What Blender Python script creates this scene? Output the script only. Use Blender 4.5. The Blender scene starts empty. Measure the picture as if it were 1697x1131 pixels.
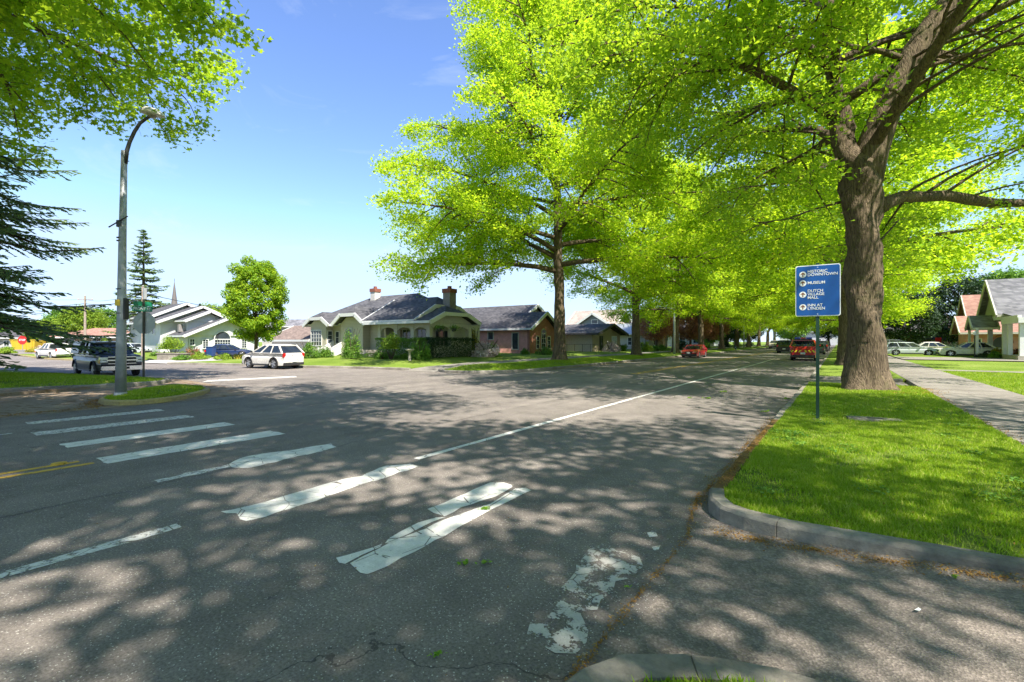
import bpy, bmesh, math, random
import numpy as np
from mathutils import Vector, Matrix
from mathutils.geometry import delaunay_2d_cdt, tessellate_polygon
R = math.radians
sc = bpy.context.scene
COL = sc.collection
# ---------------------------------------------------------------- camera
F = 778.0; HY = 566.0; CH = 1.75
ANG = math.atan((1390 - 848.5) / F)
CA, SA = math.cos(ANG), math.sin(ANG)
cd = bpy.data.cameras.new('camera'); cam = bpy.data.objects.new('camera', cd); COL.objects.link(cam)
cd.sensor_width = 36; cd.lens = F / 1697 * 36; cd.clip_end = 3000; cd.clip_start = 0.05
cam.location = (0, 0, CH); cam.rotation_euler = (R(90), 0, ANG)
sc.camera = cam
# ---------------------------------------------------------------- light
SUN_EL = R(54); SUN_AZ = R(114)        # azimuth clockwise from +Y (the street's far end)
w = bpy.data.worlds.new('World'); sc.world = w; w.use_nodes = True
nt = w.node_tree; bg = nt.nodes['Background']
sk = nt.nodes.new('ShaderNodeTexSky'); sk.sky_type = 'NISHITA'; sk.sun_disc = False
sk.sun_elevation = SUN_EL; sk.sun_rotation = SUN_AZ; sk.air_density = 1.0; sk.dust_density = 0.05; sk.ozone_density = 2.6; sk.altitude = 1400
tint = nt.nodes.new('ShaderNodeMix'); tint.data_type = 'RGBA'; tint.blend_type = 'MULTIPLY'; tint.inputs[0].default_value = 1
tint.inputs[7].default_value = (.82, .86, 1.01, 1); nt.links.new(sk.outputs[0], tint.inputs[6])
# thin wisps of cirrus
tcw = nt.nodes.new('ShaderNodeTexCoord'); mpw = nt.nodes.new('ShaderNodeMapping'); mpw.inputs['Scale'].default_value = (1.2, 3.2, 9); nt.links.new(tcw.outputs['Generated'], mpw.inputs[0])
nzw = nt.nodes.new('ShaderNodeTexNoise'); nzw.inputs['Scale'].default_value = 1.6; nzw.inputs['Detail'].default_value = 7; nzw.inputs['Roughness'].default_value = .62; nzw.inputs['Distortion'].default_value = .8; nt.links.new(mpw.outputs[0], nzw.inputs[0])
crw = nt.nodes.new('ShaderNodeValToRGB'); crw.color_ramp.elements[0].position = .56; crw.color_ramp.elements[1].position = .85; crw.color_ramp.elements[1].color = (.28, .28, .28, 1); nt.links.new(nzw.outputs[0], crw.inputs[0])
cw = nt.nodes.new('ShaderNodeMix'); cw.data_type = 'RGBA'; nt.links.new(crw.outputs[0], cw.inputs[0]); nt.links.new(tint.outputs[2], cw.inputs[6]); cw.inputs[7].default_value = (3.4, 3.6, 3.8, 1)
cap = nt.nodes.new('ShaderNodeMix'); cap.data_type = 'RGBA'; cap.blend_type = 'DARKEN'; cap.inputs[0].default_value = .85; nt.links.new(cw.outputs[2], cap.inputs[6]); cap.inputs[7].default_value = (2.1, 2.7, 3.5, 1); nt.links.new(cap.outputs[2], bg.inputs[0]); bg.inputs[1].default_value = 0.14
sd = bpy.data.lights.new('sun', 'SUN'); sd.energy = 4.8; sd.angle = R(0.53); sd.color = (1, .94, .84)
sun = bpy.data.objects.new('sun', sd); COL.objects.link(sun)
sv = Vector((math.sin(SUN_AZ) * math.cos(SUN_EL), math.cos(SUN_AZ) * math.cos(SUN_EL), math.sin(SUN_EL)))
sun.rotation_euler = sv.to_track_quat('Z', 'Y').to_euler(); sun.location = (0, 0, 60)
sc.view_settings.view_transform = 'Standard'; sc.view_settings.look = 'None'; sc.view_settings.gamma = 1
sc.view_settings.exposure = 1.35
sc.cycles.max_bounces = 9; sc.cycles.diffuse_bounces = 5; sc.cycles.glossy_bounces = 3
sc.cycles.transmission_bounces = 5; sc.cycles.transparent_max_bounces = 8
sc.cycles.caustics_reflective = False; sc.cycles.caustics_refractive = False
sc.cycles.use_denoising = True
try: sc.cycles.denoiser = 'OPENIMAGEDENOISE'
except Exception: pass
sc.cycles.sample_clamp_indirect = 4

def at(u, D, z=0.0):
    "world point on the photo column u at depth D metres"
    X = (u - 848.5) / F * D
    return Vector((-D * SA + X * CA, D * CA + X * SA, z))
def G(u, v, z=0.0):
    D = F * (CH - z) / (v - HY)
    return at(u, D, z)
# ---------------------------------------------------------------- materials
MATS = {}
class NT:
    def __init__(s, name):
        s.m = bpy.data.materials.new(name); s.m.use_nodes = True; s.t = s.m.node_tree
        s.b = s.t.nodes['Principled BSDF']; s.out = s.t.nodes['Material Output']
        s.tc = s.n('ShaderNodeTexCoord')
    def n(s, t, **kw):
        x = s.t.nodes.new(t)
        for k, v in kw.items(): setattr(x, k, v)
        return x
    def l(s, a, b): s.t.links.new(a, b)
    def mapping(s, scale, coord='Object'):
        mp = s.n('ShaderNodeMapping'); mp.inputs['Scale'].default_value = scale
        s.l(s.tc.outputs[coord], mp.inputs[0]); return mp.outputs[0]
    def noise(s, scale, detail=4, rough=.55, vec=None, dist=0):
        x = s.n('ShaderNodeTexNoise'); x.inputs['Scale'].default_value = scale
        x.inputs['Detail'].default_value = detail; x.inputs['Roughness'].default_value = rough
        x.inputs['Distortion'].default_value = dist
        s.l(vec if vec is not None else s.tc.outputs['Object'], x.inputs['Vector']); return x.outputs['Fac']
    def voro(s, scale, vec=None, feature='F1', rnd=1, out='Distance'):
        x = s.n('ShaderNodeTexVoronoi', feature=feature); x.inputs['Scale'].default_value = scale
        x.inputs['Randomness'].default_value = rnd
        s.l(vec if vec is not None else s.tc.outputs['Object'], x.inputs['Vector']); return x.outputs[out]
    def ramp(s, fac, stops, interp='LINEAR'):
        x = s.n('ShaderNodeValToRGB'); cr = x.color_ramp; cr.interpolation = interp
        while len(cr.elements) < len(stops): cr.elements.new(.5)
        for e, (p, c) in zip(cr.elements, stops):
            e.position = p; e.color = (c, c, c, 1) if isinstance(c, (int, float)) else (*c, 1)
        s.l(fac, x.inputs[0]); return x.outputs[0]
    def mix(s, fac, a, b, mode='MIX'):
        x = s.n('ShaderNodeMix', data_type='RGBA', blend_type=mode)
        for sock, v in ((x.inputs[0], fac), (x.inputs[6], a), (x.inputs[7], b)):
            if isinstance(v, (int, float)): sock.default_value = v
            elif isinstance(v, tuple): sock.default_value = (*v, 1)
            else: s.l(v, sock)
        return x.outputs[2]
    def math(s, op, a, b=None, c=None):
        x = s.n('ShaderNodeMath', operation=op)
        for i, v in enumerate((a, b, c)):
            if v is None: continue
            if isinstance(v, (int, float)): x.inputs[i].default_value = v
            else: s.l(v, x.inputs[i])
        return x.outputs[0]
    def bump(s, h, strength=.3, dist=.01):
        x = s.n('ShaderNodeBump'); x.inputs['Strength'].default_value = strength; x.inputs['Distance'].default_value = dist
        s.l(h, x.inputs['Height']); s.l(x.outputs[0], s.b.inputs['Normal'])
    def color(s, c):
        if isinstance(c, tuple): s.b.inputs['Base Color'].default_value = (*c, 1)
        else: s.l(c, s.b.inputs['Base Color'])
    def set(s, rough=None, metal=None, spec=None, coat=None):
        if rough is not None:
            if isinstance(rough, (int, float)): s.b.inputs['Roughness'].default_value = rough
            else: s.l(rough, s.b.inputs['Roughness'])
        if metal is not None: s.b.inputs['Metallic'].default_value = metal
        if spec is not None: s.b.inputs['Specular IOR Level'].default_value = spec
        if coat is not None: s.b.inputs['Coat Weight'].default_value = coat; s.b.inputs['Coat Roughness'].default_value = .05

def plain(name, c, rough=.6, metal=0, var=.12, scale=6, coat=None, spec=None, bump=0):
    if name in MATS: return MATS[name]
    s = NT(name)
    f = s.noise(scale, 5, .6)
    d = tuple(x * (1 - var) for x in c); e = tuple(min(1, x * (1 + var)) for x in c)
    s.color(s.ramp(f, [(.3, d), (.7, e)])); s.set(rough, metal, spec, coat)
    if bump: s.bump(s.noise(scale * 8, 4), bump, .01)
    MATS[name] = s.m; return s.m

def m_asphalt():
    s = NT('asphalt')
    big = s.noise(.18, 5, .6); mid = s.noise(1.7, 5, .6); fine = s.noise(55, 3, .7)
    c = s.ramp(big, [(.3, (.152, .130, .115)), (.7, (.222, .192, .170))])
    c = s.mix(.55, c, s.ramp(mid, [(.3, .6), (.72, 1.3)]), 'MULTIPLY')
    c = s.mix(.8, c, s.ramp(fine, [(.3, .45), (.7, 1.5)]), 'MULTIPLY')
    st = s.voro(75, out='Color'); sp = s.n('ShaderNodeSeparateColor'); s.l(st, sp.inputs[0])
    vd = s.voro(75)
    m = s.math('MULTIPLY', s.math('GREATER_THAN', sp.outputs[0], .88), s.math('LESS_THAN', vd, .36))
    c = s.mix(m, c, (.46, .43, .39))
    st2 = s.voro(26, out='Color'); sp2 = s.n('ShaderNodeSeparateColor'); s.l(st2, sp2.inputs[0])
    m2 = s.math('MULTIPLY', s.math('GREATER_THAN', sp2.outputs[1], .965), s.math('LESS_THAN', s.voro(26), .3))
    c = s.mix(m2, c, (.3, .27, .23))
    # tyre-polished bands along the street, stains and repair patches
    c = s.mix(.8, c, s.ramp(s.noise(1.0, 4, .6, s.mapping((1.3, .05, 1))), [(.32, .78), (.68, 1.16)]), 'MULTIPLY')
    c = s.mix(s.ramp(s.noise(.55, 6, .7), [(.60, 0.0), (.66, .42)]), c, (.07, .062, .056))
    c = s.mix(s.ramp(s.noise(2.6, 4, .6), [(.70, 0.0), (.76, .55)]), c, (.045, .04, .037))
    # cracks
    wv = s.n('ShaderNodeVectorMath', operation='ADD'); s.l(s.tc.outputs['Object'], wv.inputs[0])
    nz = s.n('ShaderNodeTexNoise'); nz.inputs['Scale'].default_value = .9; nz.inputs['Detail'].default_value = 6
    s.l(s.tc.outputs['Object'], nz.inputs['Vector'])
    sc_ = s.n('ShaderNodeVectorMath', operation='SCALE'); s.l(nz.outputs['Color'], sc_.inputs[0]); sc_.inputs['Scale'].default_value = 1.6
    s.l(sc_.outputs[0], wv.inputs[1])
    cr = s.voro(.16, vec=wv.outputs[0], feature='DISTANCE_TO_EDGE')
    cm = s.math('MULTIPLY', s.math('LESS_THAN', cr, .0009), s.math('GREATER_THAN', s.noise(.3, 3), .47))
    c = s.mix(s.math('MULTIPLY', cm, .6), c, (.02, .02, .02))
    s.color(c); s.set(.86, spec=.3)
    s.bump(s.math('ADD', s.noise(95, 3, .7), s.math('MULTIPLY', s.noise(1.2, 3), .6)), .75, .012)
    MATS['asphalt'] = s.m
def m_concrete(name, base, dark, agg=0.0, moss=0.0):
    s = NT(name)
    c = s.ramp(s.noise(.8, 6, .65), [(.3, dark), (.68, base)])
    c = s.mix(.6, c, s.ramp(s.noise(14, 5, .7), [(.3, .55), (.7, 1.3)]), 'MULTIPLY')
    if agg:
        st = s.voro(85, out='Color'); sp = s.n('ShaderNodeSeparateColor'); s.l(st, sp.inputs[0])
        c = s.mix(agg, c, s.ramp(sp.outputs[0], [(.0, .35), (.6, .9), (1, 2.1)]), 'MULTIPLY')
        s.bump(s.voro(85), .6, .008)
    else:
        s.bump(s.math('ADD', s.noise(60, 4, .7), s.math('MULTIPLY', s.noise(9, 4), 1.2)), .7, .012)
    if moss:
        c = s.mix(s.ramp(s.noise(3.2, 6, .7), [(.60 - moss * .22, 0.0), (.74 - moss * .2, 1.0)]), c, (.13, .075, .025))
    s.color(c); s.set(.9, spec=.25); MATS[name] = s.m
def m_grass():
    s = NT('lawn')
    c = s.ramp(s.noise(.35, 5, .6), [(.28, (.10, .165, .018)), (.55, (.165, .23, .035)), (.78, (.25, .28, .08))])
    c = s.mix(.75, c, s.ramp(s.noise(38, 5, .75, s.mapping((1, 1, 1))), [(.3, .4), (.7, 1.55)]), 'MULTIPLY')
    c = s.mix(s.ramp(s.noise(1.1, 5, .7), [(.6, 0.0), (.8, .6)]), c, (.24, .22, .09))
    s.color(c); s.set(.95, spec=.1); s.bump(s.noise(50, 4, .8), 1, .03)
    MATS['lawn'] = s.m
def m_leaf(name, cols, trans, tw=.5, rough=.6):
    s = NT(name)
    g = s.n('ShaderNodeNewGeometry')
    oi = s.n('ShaderNodeObjectInfo')
    f = s.math('ADD', s.math('MULTIPLY', g.outputs['Random Per Island'], .6), s.math('MULTIPLY', s.noise(.55, 3), .4))
    n = len(cols)
    c = s.ramp(f, [(.12 + .7 * i / max(1, n - 1), cc) for i, cc in enumerate(cols)])
    c = s.mix(.25, c, s.ramp(oi.outputs['Random'], [(0, .78), (1, 1.22)]), 'MULTIPLY')
    s.color(c); s.set(rough, spec=.25)
    tr = s.n('ShaderNodeBsdfTranslucent')
    tc = s.mix(.85, c, trans, 'MIX'); s.l(tc, tr.inputs[0])
    mx = s.n('ShaderNodeMixShader'); mx.inputs[0].default_value = tw
    s.l(s.b.outputs[0], mx.inputs[1]); s.l(tr.outputs[0], mx.inputs[2]); s.l(mx.outputs[0], s.out.inputs[0])
    MATS[name] = s.m
def m_bark(name, a, b, sc_=1.0):
    s = NT(name)
    v = s.mapping((13 * sc_, 13 * sc_, 2.0 * sc_))
    n1 = s.noise(1.4, 7, .7, v, .4)
    c = s.ramp(n1, [(.32, b), (.62, a)])
    c = s.mix(.45, c, s.ramp(s.noise(.9, 5, .6), [(.35, .6), (.7, 1.35)]), 'MULTIPLY')
    c = s.mix(s.ramp(s.noise(1.6, 5, .7), [(.54, 0.0), (.72, .5)]), c, (.12, .125, .045))
    c = s.mix(s.ramp(s.noise(2.3, 6, .75, s.mapping((1, 1, 2.2))), [(.60, 0.0), (.66, .8)]), c, (.045, .036, .02))
    c = s.mix(s.ramp(s.noise(6.5, 6, .75), [(.68, 0.0), (.72, .7)]), c, (.42, .40, .34))
    s.color(c); s.set(.93, spec=.15)
    s.bump(s.math('ADD', n1, s.math('MULTIPLY', s.voro(2.2, v), .5)), 1, .05)
    MATS[name] = s.m
def m_paint(name, col, lo, hi, scale=7, edge=0):
    "worn road paint: chips show the asphalt below"
    s = NT(name)
    c = s.ramp(s.noise(5, 6, .7), [(.3, tuple(x * .72 for x in col)), (.65, col)])
    c = s.mix(.5, c, s.ramp(s.noise(70, 3, .7), [(.3, .72), (.65, 1.15)]), 'MULTIPLY')
    s.color(c); s.set(.75, spec=.3)
    f = s.math('ADD', s.math('MULTIPLY', s.noise(scale, 8, .72), .8), s.math('MULTIPLY', s.noise(60, 3, .7), .2))
    k = s.ramp(f, [(lo, 0.0), (hi, 1.0)])
    ck = s.math('GREATER_THAN', s.voro(3.1, feature='DISTANCE_TO_EDGE'), .010)
    k = s.math('MULTIPLY', k, s.math('MAXIMUM', ck, s.math('GREATER_THAN', s.noise(1.5, 4), .53)))
    tp = s.n('ShaderNodeBsdfTransparent'); mx = s.n('ShaderNodeMixShader')
    s.l(k, mx.inputs[0]); s.l(tp.outputs[0], mx.inputs[1]); s.l(s.b.outputs[0], mx.inputs[2]); s.l(mx.outputs[0], s.out.inputs[0])
    MATS[name] = s.m
def m_shingle(name, a, b, scale=1.0):
    s = NT(name)
    sx = s.n('ShaderNodeSeparateXYZ'); s.l(s.tc.outputs['Object'], sx.inputs[0])
    z = s.math('MULTIPLY', sx.outputs[2], 9.0 / scale)
    row = s.math('FLOOR', z)
    cmb = s.n('ShaderNodeCombineXYZ')
    s.l(s.math('MULTIPLY', s.math('ADD', sx.outputs[0], sx.outputs[1]), 3.3), cmb.inputs[0]); s.l(row, cmb.inputs[1])
    wn = s.n('ShaderNodeTexWhiteNoise', noise_dimensions='2D')
    fl = s.n('ShaderNodeVectorMath', operation='FLOOR'); s.l(cmb.outputs[0], fl.inputs[0]); s.l(fl.outputs[0], wn.inputs[0])
    c = s.ramp(wn.outputs[0], [(0, a), (1, b)])
    c = s.mix(.6, c, s.ramp(s.noise(.7, 5, .6), [(.3, .65), (.7, 1.3)]), 'MULTIPLY')
    ln = s.math('GREATER_THAN', s.math('FRACT', z), .12)
    c = s.mix(.35, c, s.ramp(ln, [(0, .4), (1, 1.0)]), 'MULTIPLY')
    s.color(c); s.set(.9, spec=.2); s.bump(s.noise(30, 3), .4, .02)
    MATS[name] = s.m
def m_siding(name, c0, pitch=.14, dark=.72):
    s = NT(name)
    sx = s.n('ShaderNodeSeparateXYZ'); s.l(s.tc.outputs['Object'], sx.inputs[0])
    fr = s.math('FRACT', s.math('MULTIPLY', sx.outputs[2], 1 / pitch))
    c = s.mix(1.0, tuple(c0), s.ramp(fr, [(0, dark), (.1, dark), (.16, 1.0), (1, .97)]), 'MULTIPLY')
    c = s.mix(.4, c, s.ramp(s.noise(1.3, 5), [(.3, .8), (.7, 1.1)]), 'MULTIPLY')
    s.color(c); s.set(.7); s.bump(fr, .5, .015); MATS[name] = s.m
def m_brick(name, c1, c2, mortar):
    s = NT(name)
    sx = s.n('ShaderNodeSeparateXYZ'); s.l(s.tc.outputs['Object'], sx.inputs[0])
    cmb = s.n('ShaderNodeCombineXYZ'); s.l(s.math('ADD', sx.outputs[0], sx.outputs[1]), cmb.inputs[0]); s.l(sx.outputs[2], cmb.inputs[1])
    br = s.n('ShaderNodeTexBrick'); s.l(cmb.outputs[0], br.inputs[0])
    br.inputs['Color1'].default_value = (*c1, 1); br.inputs['Color2'].default_value = (*c2, 1); br.inputs['Mortar'].default_value = (*mortar, 1)
    br.inputs['Scale'].default_value = 1; br.inputs['Brick Width'].default_value = .22; br.inputs['Row Height'].default_value = .075; br.inputs['Mortar Size'].default_value = .009
    c = s.mix(.6, br.outputs[0], s.ramp(s.noise(2, 5), [(.3, .7), (.7, 1.2)]), 'MULTIPLY')
    s.color(c); s.set(.85); s.bump(br.outputs['Fac'], -.3, .01); MATS[name] = s.m
def m_glass(name, c=(.02, .028, .035), rough=.04):
    s = NT(name); s.color(s.ramp(s.noise(1.5, 3), [(.4, c), (.6, tuple(x * 1.8 for x in c))])); s.set(rough, spec=.6); s.b.inputs['IOR'].default_value = 1.5
    MATS[name] = s.m

m_asphalt(); m_grass()
m_concrete('kerb', (.34, .31, .26), (.13, .115, .095))
m_concrete('kerb_moss', (.30, .2, .085), (.14, .08, .03), moss=1.0)
m_concrete('kerb_yellow', (.42, .33, .13), (.25, .21, .14))
m_concrete('walk', (.27, .245, .215), (.17, .15, .13))
m_concrete('walk_agg', (.235, .198, .172), (.15, .126, .108), agg=.38)
m_concrete('walk_brown', (.30, .235, .175), (.2, .15, .11), moss=.55)
m_leaf('leaf_oak', [(.085, .20, .02), (.23, .42, .022), (.43, .61, .025), (.67, .75, .04)], (.66, .84, .03), .54)
m_leaf('leaf_near', [(.065, .16, .02), (.16, .32, .022), (.32, .50, .025), (.54, .64, .04)], (.56, .76, .03), .5)
m_leaf('leaf_maple', [(.09, .19, .012), (.18, .33, .015), (.36, .47, .02)], (.42, .58, .02), .42)
m_leaf('leaf_dark', [(.012, .03, .012), (.025, .055, .02), (.045, .085, .03)], (.06, .12, .03), .2)
m_leaf('needle', [(.045, .095, .055), (.11, .18, .085), (.28, .34, .12)], (.28, .40, .12), .4)
m_leaf('leaf_hedge', [(.04, .11, .015), (.10, .22, .025), (.22, .37, .04)], (.18, .36, .04), .35)
m_leaf('leaf_lime', [(.1, .2, .015), (.2, .32, .025), (.32, .4, .04)], (.3, .42, .04), .4)
m_leaf('leaf_copper', [(.18, .08, .045), (.32, .15, .08), (.46, .26, .14)], (.6, .3, .16), .5)
m_leaf('leaf_yellow', [(.2, .2, .02), (.36, .33, .03), (.5, .42, .05)], (.4, .38, .05), .4)
m_leaf('blossom', [(.45, .3, .34), (.7, .55, .55), (.8, .72, .7)], (.5, .4, .4), .2)
m_leaf('blade', [(.045, .14, .006), (.15, .29, .01), (.30, .42, .02), (.50, .48, .14)], (.44, .60, .02), .44)
m_leaf('debris', [(.16, .07, .015), (.30, .15, .03), (.42, .26, .06)], (.3, .2, .05), .2)
m_leaf('sprig', [(.08, .2, .01), (.18, .36, .02), (.3, .42, .04)], (.3, .5, .03), .35)
m_bark('bark', (.20, .15, .10), (.04, .03, .021))
m_bark('bark_dark', (.16, .12, .09), (.05, .038, .03))
m_paint('paint_white', (.74, .71, .66), .30, .40)
m_paint('paint_thin', (.68, .65, .61), .40, .50, 14)
m_paint('paint_worn', (.5, .47, .43), .492, .503, 6.5)
m_paint('paint_yellow', (.62, .37, .05), .32, .42, 9)
m_shingle('shingle_grey', (.06, .06, .066), (.105, .103, .11))
m_shingle('shingle_dark', (.05, .05, .055), (.10, .095, .10))
m_shingle('shingle_brown', (.16, .12, .10), (.24, .18, .15))
m_shingle('shingle_orange', (.25, .13, .10), (.34, .20, .15))
m_shingle('shingle_tan', (.28, .23, .2), (.36, .3, .26))
m_shingle('shingle_light', (.11, .11, .12), (.2, .195, .21), 1.4)
m_siding('siding_white', (.56, .56, .57)); m_siding('siding_cream', (.52, .47, .36)); m_siding('siding_green', (.33, .33, .22))
m_siding('siding_blue', (.17, .19, .24)); m_siding('siding_grey', (.36, .35, .34)); m_siding('siding_tan', (.34, .28, .2)); m_siding('siding_pale', (.42, .405, .37))
m_brick('brick_pink', (.64, .27, .23), (.56, .23, .2), (.5, .32, .28)); m_brick('brick_red', (.36, .12, .07), (.27, .09, .055), (.3, .2, .16))
m_glass('glass'); m_glass('car_glass', (.012, .016, .02), .03)
plain('trim_white', (.62, .62, .61), .5, var=.06); plain('trim_cream', (.46, .44, .38), .55, var=.07)
plain('galv', (.33, .34, .35), .5, .3, .25, 3); plain('dark_metal', (.05, .05, .055), .5, .4); plain('rubber', (.025, .025, .026), .85)
plain('rim', (.5, .5, .52), .3, .8, .1); plain('chrome', (.62, .63, .65), .16, 1, .08); plain('black_plastic', (.028, .028, .03), .55)
plain('wood_pole', (.3, .24, .19), .9, var=.3); plain('sign_back', (.36, .37, .36), .45, .5, .08); plain('post_green', (.005, .04, .022), .5)
plain('sign_blue', (.005, .075, .30), .35, var=.06, scale=2); plain('sign_green', (.01, .19, .1), .4); plain('white', (.8, .8, .8), .5, var=.03)
plain('sign_red', (.5, .02, .02), .4); plain('brown_mark', (.2, .07, .03), .5); plain('sticker', (.75, .5, .03), .5)
plain('plate', (.6, .62, .64), .5); plain('lens', (.72, .74, .76), .12, .1, .1, spec=1.0); plain('lens_red', (.42, .012, .012), .2); plain('lens_amber', (.6, .2, .03), .2)
plain('bin_blue', (.015, .05, .17), .5); plain('stucco', (.44, .40, .37), .9, bump=.4); plain('roof_metal', (.3, .32, .33), .4, .3)
plain('chim_white', (.55, .52, .48), .9, var=.25); plain('chim_red', (.24, .085, .055), .85, var=.2); plain('slate', (.11, .12, .14), .8)
plain('stone', (.36, .33, .28), .9, var=.25, bump=.5); plain('yellow_paint', (.55, .38, .03), .6); plain('black_cloth', (.02, .02, .022), .9)
def carpaint(n, c): return plain('paint_' + n, c, .28, 0, .04, 2, coat=.6)
# ---------------------------------------------------------------- mesh helpers
class MB:
    def __init__(s): s.v = []; s.f = []
    def add(s, vs, fs):
        o = len(s.v); s.v += [tuple(p) for p in vs]; s.f += [tuple(i + o for i in f) for f in fs]; return s
    def box(s, x0, y0, z0, x1, y1, z1):
        v = [(x0, y0, z0), (x1, y0, z0), (x1, y1, z0), (x0, y1, z0), (x0, y0, z1), (x1, y0, z1), (x1, y1, z1), (x0, y1, z1)]
        return s.add(v, [(0, 3, 2, 1), (4, 5, 6, 7), (0, 1, 5, 4), (1, 2, 6, 5), (2, 3, 7, 6), (3, 0, 4, 7)])
    def prism(s, poly, z0, z1):
        n = len(poly)
        v = [(p[0], p[1], z0) for p in poly] + [(p[0], p[1], z1) for p in poly]
        return s.add(v, [tuple(range(n))[::-1], tuple(range(n, 2 * n))] + [(i, (i + 1) % n, n + (i + 1) % n, n + i) for i in range(n)])
    def slab(s, pts, d):
        "polygon in 3-D extruded by vector d"
        n = len(pts); pts = [Vector(p) for p in pts]; d = Vector(d)
        v = pts + [p + d for p in pts]
        return s.add(v, [tuple(range(n)), tuple(range(n, 2 * n))[::-1]] + [((i + 1) % n, i, n + i, n + (i + 1) % n) for i in range(n)])
    def beam(s, p, q, w, h):
        p, q = Vector(p), Vector(q); d = (q - p).normalized()
        up = Vector((0, 0, 1)) if abs(d.z) < .95 else Vector((1, 0, 0))
        a = d.cross(up).normalized() * w / 2; b = a.cross(d).normalized() * h / 2
        vs = [p - a - b, p + a - b, p + a + b, p - a + b, q - a - b, q + a - b, q + a + b, q - a + b]
        return s.add(vs, [(0, 3, 2, 1), (4, 5, 6, 7), (0, 1, 5, 4), (1, 2, 6, 5), (2, 3, 7, 6), (3, 0, 4, 7)])
    def tube(s, pts, rad, n=8, cap=True):
        pts = [Vector(p) for p in pts]
        if not hasattr(rad, '__len__'): rad = [rad] * len(pts)
        ref = None; rings = []
        for i, p in enumerate(pts):
            d = (pts[min(i + 1, len(pts) - 1)] - pts[max(i - 1, 0)]).normalized()
            if ref is None:
                ref = d.cross(Vector((0, 0, 1)));
                if ref.length < .1: ref = d.cross(Vector((1, 0, 0)))
            ref = (ref - d * ref.dot(d)).normalized(); b = d.cross(ref)
            rings.append([p + (ref * math.cos(t) + b * math.sin(t)) * rad[i] for t in [2 * math.pi * k / n for k in range(n)]])
        v = [q for r in rings for q in r]; f = []
        for i in range(len(pts) - 1):
            for k in range(n):
                a, b2 = i * n + k, i * n + (k + 1) % n
                f.append((a, b2, b2 + n, a + n))
        if cap: f += [tuple(range(n))[::-1], tuple(range((len(pts) - 1) * n, len(pts) * n))]
        return s.add(v, f)
    def lathe(s, prof, c=(0, 0, 0), axis='z', n=20):
        c = Vector(c); v = []; f = []
        for (r, h) in prof:
            for k in range(n):
                t = 2 * math.pi * k / n; x, y = r * math.cos(t), r * math.sin(t)
                v.append(c + (Vector((x, y, h)) if axis == 'z' else Vector((x, h, y)) if axis == 'y' else Vector((h, x, y))))
        for i in range(len(prof) - 1):
            for k in range(n):
                a, b = i * n + k, i * n + (k + 1) % n; f.append((a, b, b + n, a + n))
        f += [tuple(range(n))[::-1], tuple(range((len(prof) - 1) * n, len(prof) * n))]
        return s.add(v, f)
    def build(s, name, mat, parent=None, world=False, smooth=False, bevel=0, fixn=True):
        off = Vector(parent.location) if (world and parent is not None) else Vector((0, 0, 0))
        me = bpy.data.meshes.new(name)
        me.from_pydata([tuple(Vector(p) - off) for p in s.v], [], s.f)
        if fixn:
            bm = bmesh.new(); bm.from_mesh(me); bmesh.ops.recalc_face_normals(bm, faces=bm.faces)
            if bevel: bmesh.ops.bevel(bm, geom=bm.edges[:] , offset=bevel, segments=2, affect='EDGES', clamp_overlap=True)
            bm.to_mesh(me); bm.free()
        me.materials.append(MATS[mat] if isinstance(mat, str) else mat)
        if smooth: me.polygons.foreach_set('use_smooth', [True] * len(me.polygons))
        o = bpy.data.objects.new(name, me); COL.objects.link(o)
        if parent is not None: o.parent = parent
        return o
def tag(o, label=None, cat=None, group=None, kind=None):
    if label: o['label'] = label
    if cat: o['category'] = cat
    if group: o['group'] = group
    if kind: o['kind'] = kind
    return o
def thing(name, loc, label, cat, group=None, rz=0, scale=1):
    o = bpy.data.objects.new(name, None); COL.objects.link(o); o.location = loc; o.rotation_euler = (0, 0, rz)
    o.scale = (scale,) * 3; o.empty_display_size = .2
    return tag(o, label, cat, group)
def rebase(o):
    "top-level mesh: origin to the base centre"
    me = o.data; n = len(me.vertices); a = np.empty(n * 3); me.vertices.foreach_get('co', a); a = a.reshape(-1, 3)
    c = np.array([(a[:, 0].min() + a[:, 0].max()) / 2, (a[:, 1].min() + a[:, 1].max()) / 2, a[:, 2].min()])
    me.vertices.foreach_set('co', (a - c).ravel()); o.location = tuple(c); me.update(); return o
def np_mesh(name, V, nper, mat, tri_faces=None, parent=None, smooth=False):
    "mesh of many equal polygons: V (N*nper,3)"
    me = bpy.data.meshes.new(name); nv = len(V); npoly = nv // nper
    me.vertices.add(nv); me.vertices.foreach_set('co', np.ascontiguousarray(V, dtype=np.float32).ravel())
    me.loops.add(nv); me.loops.foreach_set('vertex_index', np.arange(nv, dtype=np.int32))
    me.polygons.add(npoly); me.polygons.foreach_set('loop_start', np.arange(0, nv, nper, dtype=np.int32))
    me.update(calc_edges=True); me.validate()
    me.materials.append(MATS[mat])
    o = bpy.data.objects.new(name, me); COL.objects.link(o)
    if parent is not None: o.parent = parent
    return o
def unit(a): return a / (np.linalg.norm(a, axis=-1, keepdims=True) + 1e-9)
def cards(P, N, size, rng, shape, aspect=1.0):
    """leaf polygons: P centres, N normals, size per leaf; shape (k,2) outline"""
    n = len(P); t = unit(rng.normal(size=(n, 3))); a = unit(np.cross(N, t)); b = np.cross(N, a)
    S = np.asarray(shape, float); k = len(S)
    bend = .18 * (S[:, 0] ** 2)
    V = P[:, None, :] + size[:, None, None] * (S[None, :, 0:1] * a[:, None, :] + S[None, :, 1:2] * b[:, None, :] * aspect + bend[None, :, None] * N[:, None, :] * -1)
    return V.reshape(-1, 3), k
KITE = [(-.5, 0), (-.05, .3), (.5, 0), (-.05, -.3)]
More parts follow.
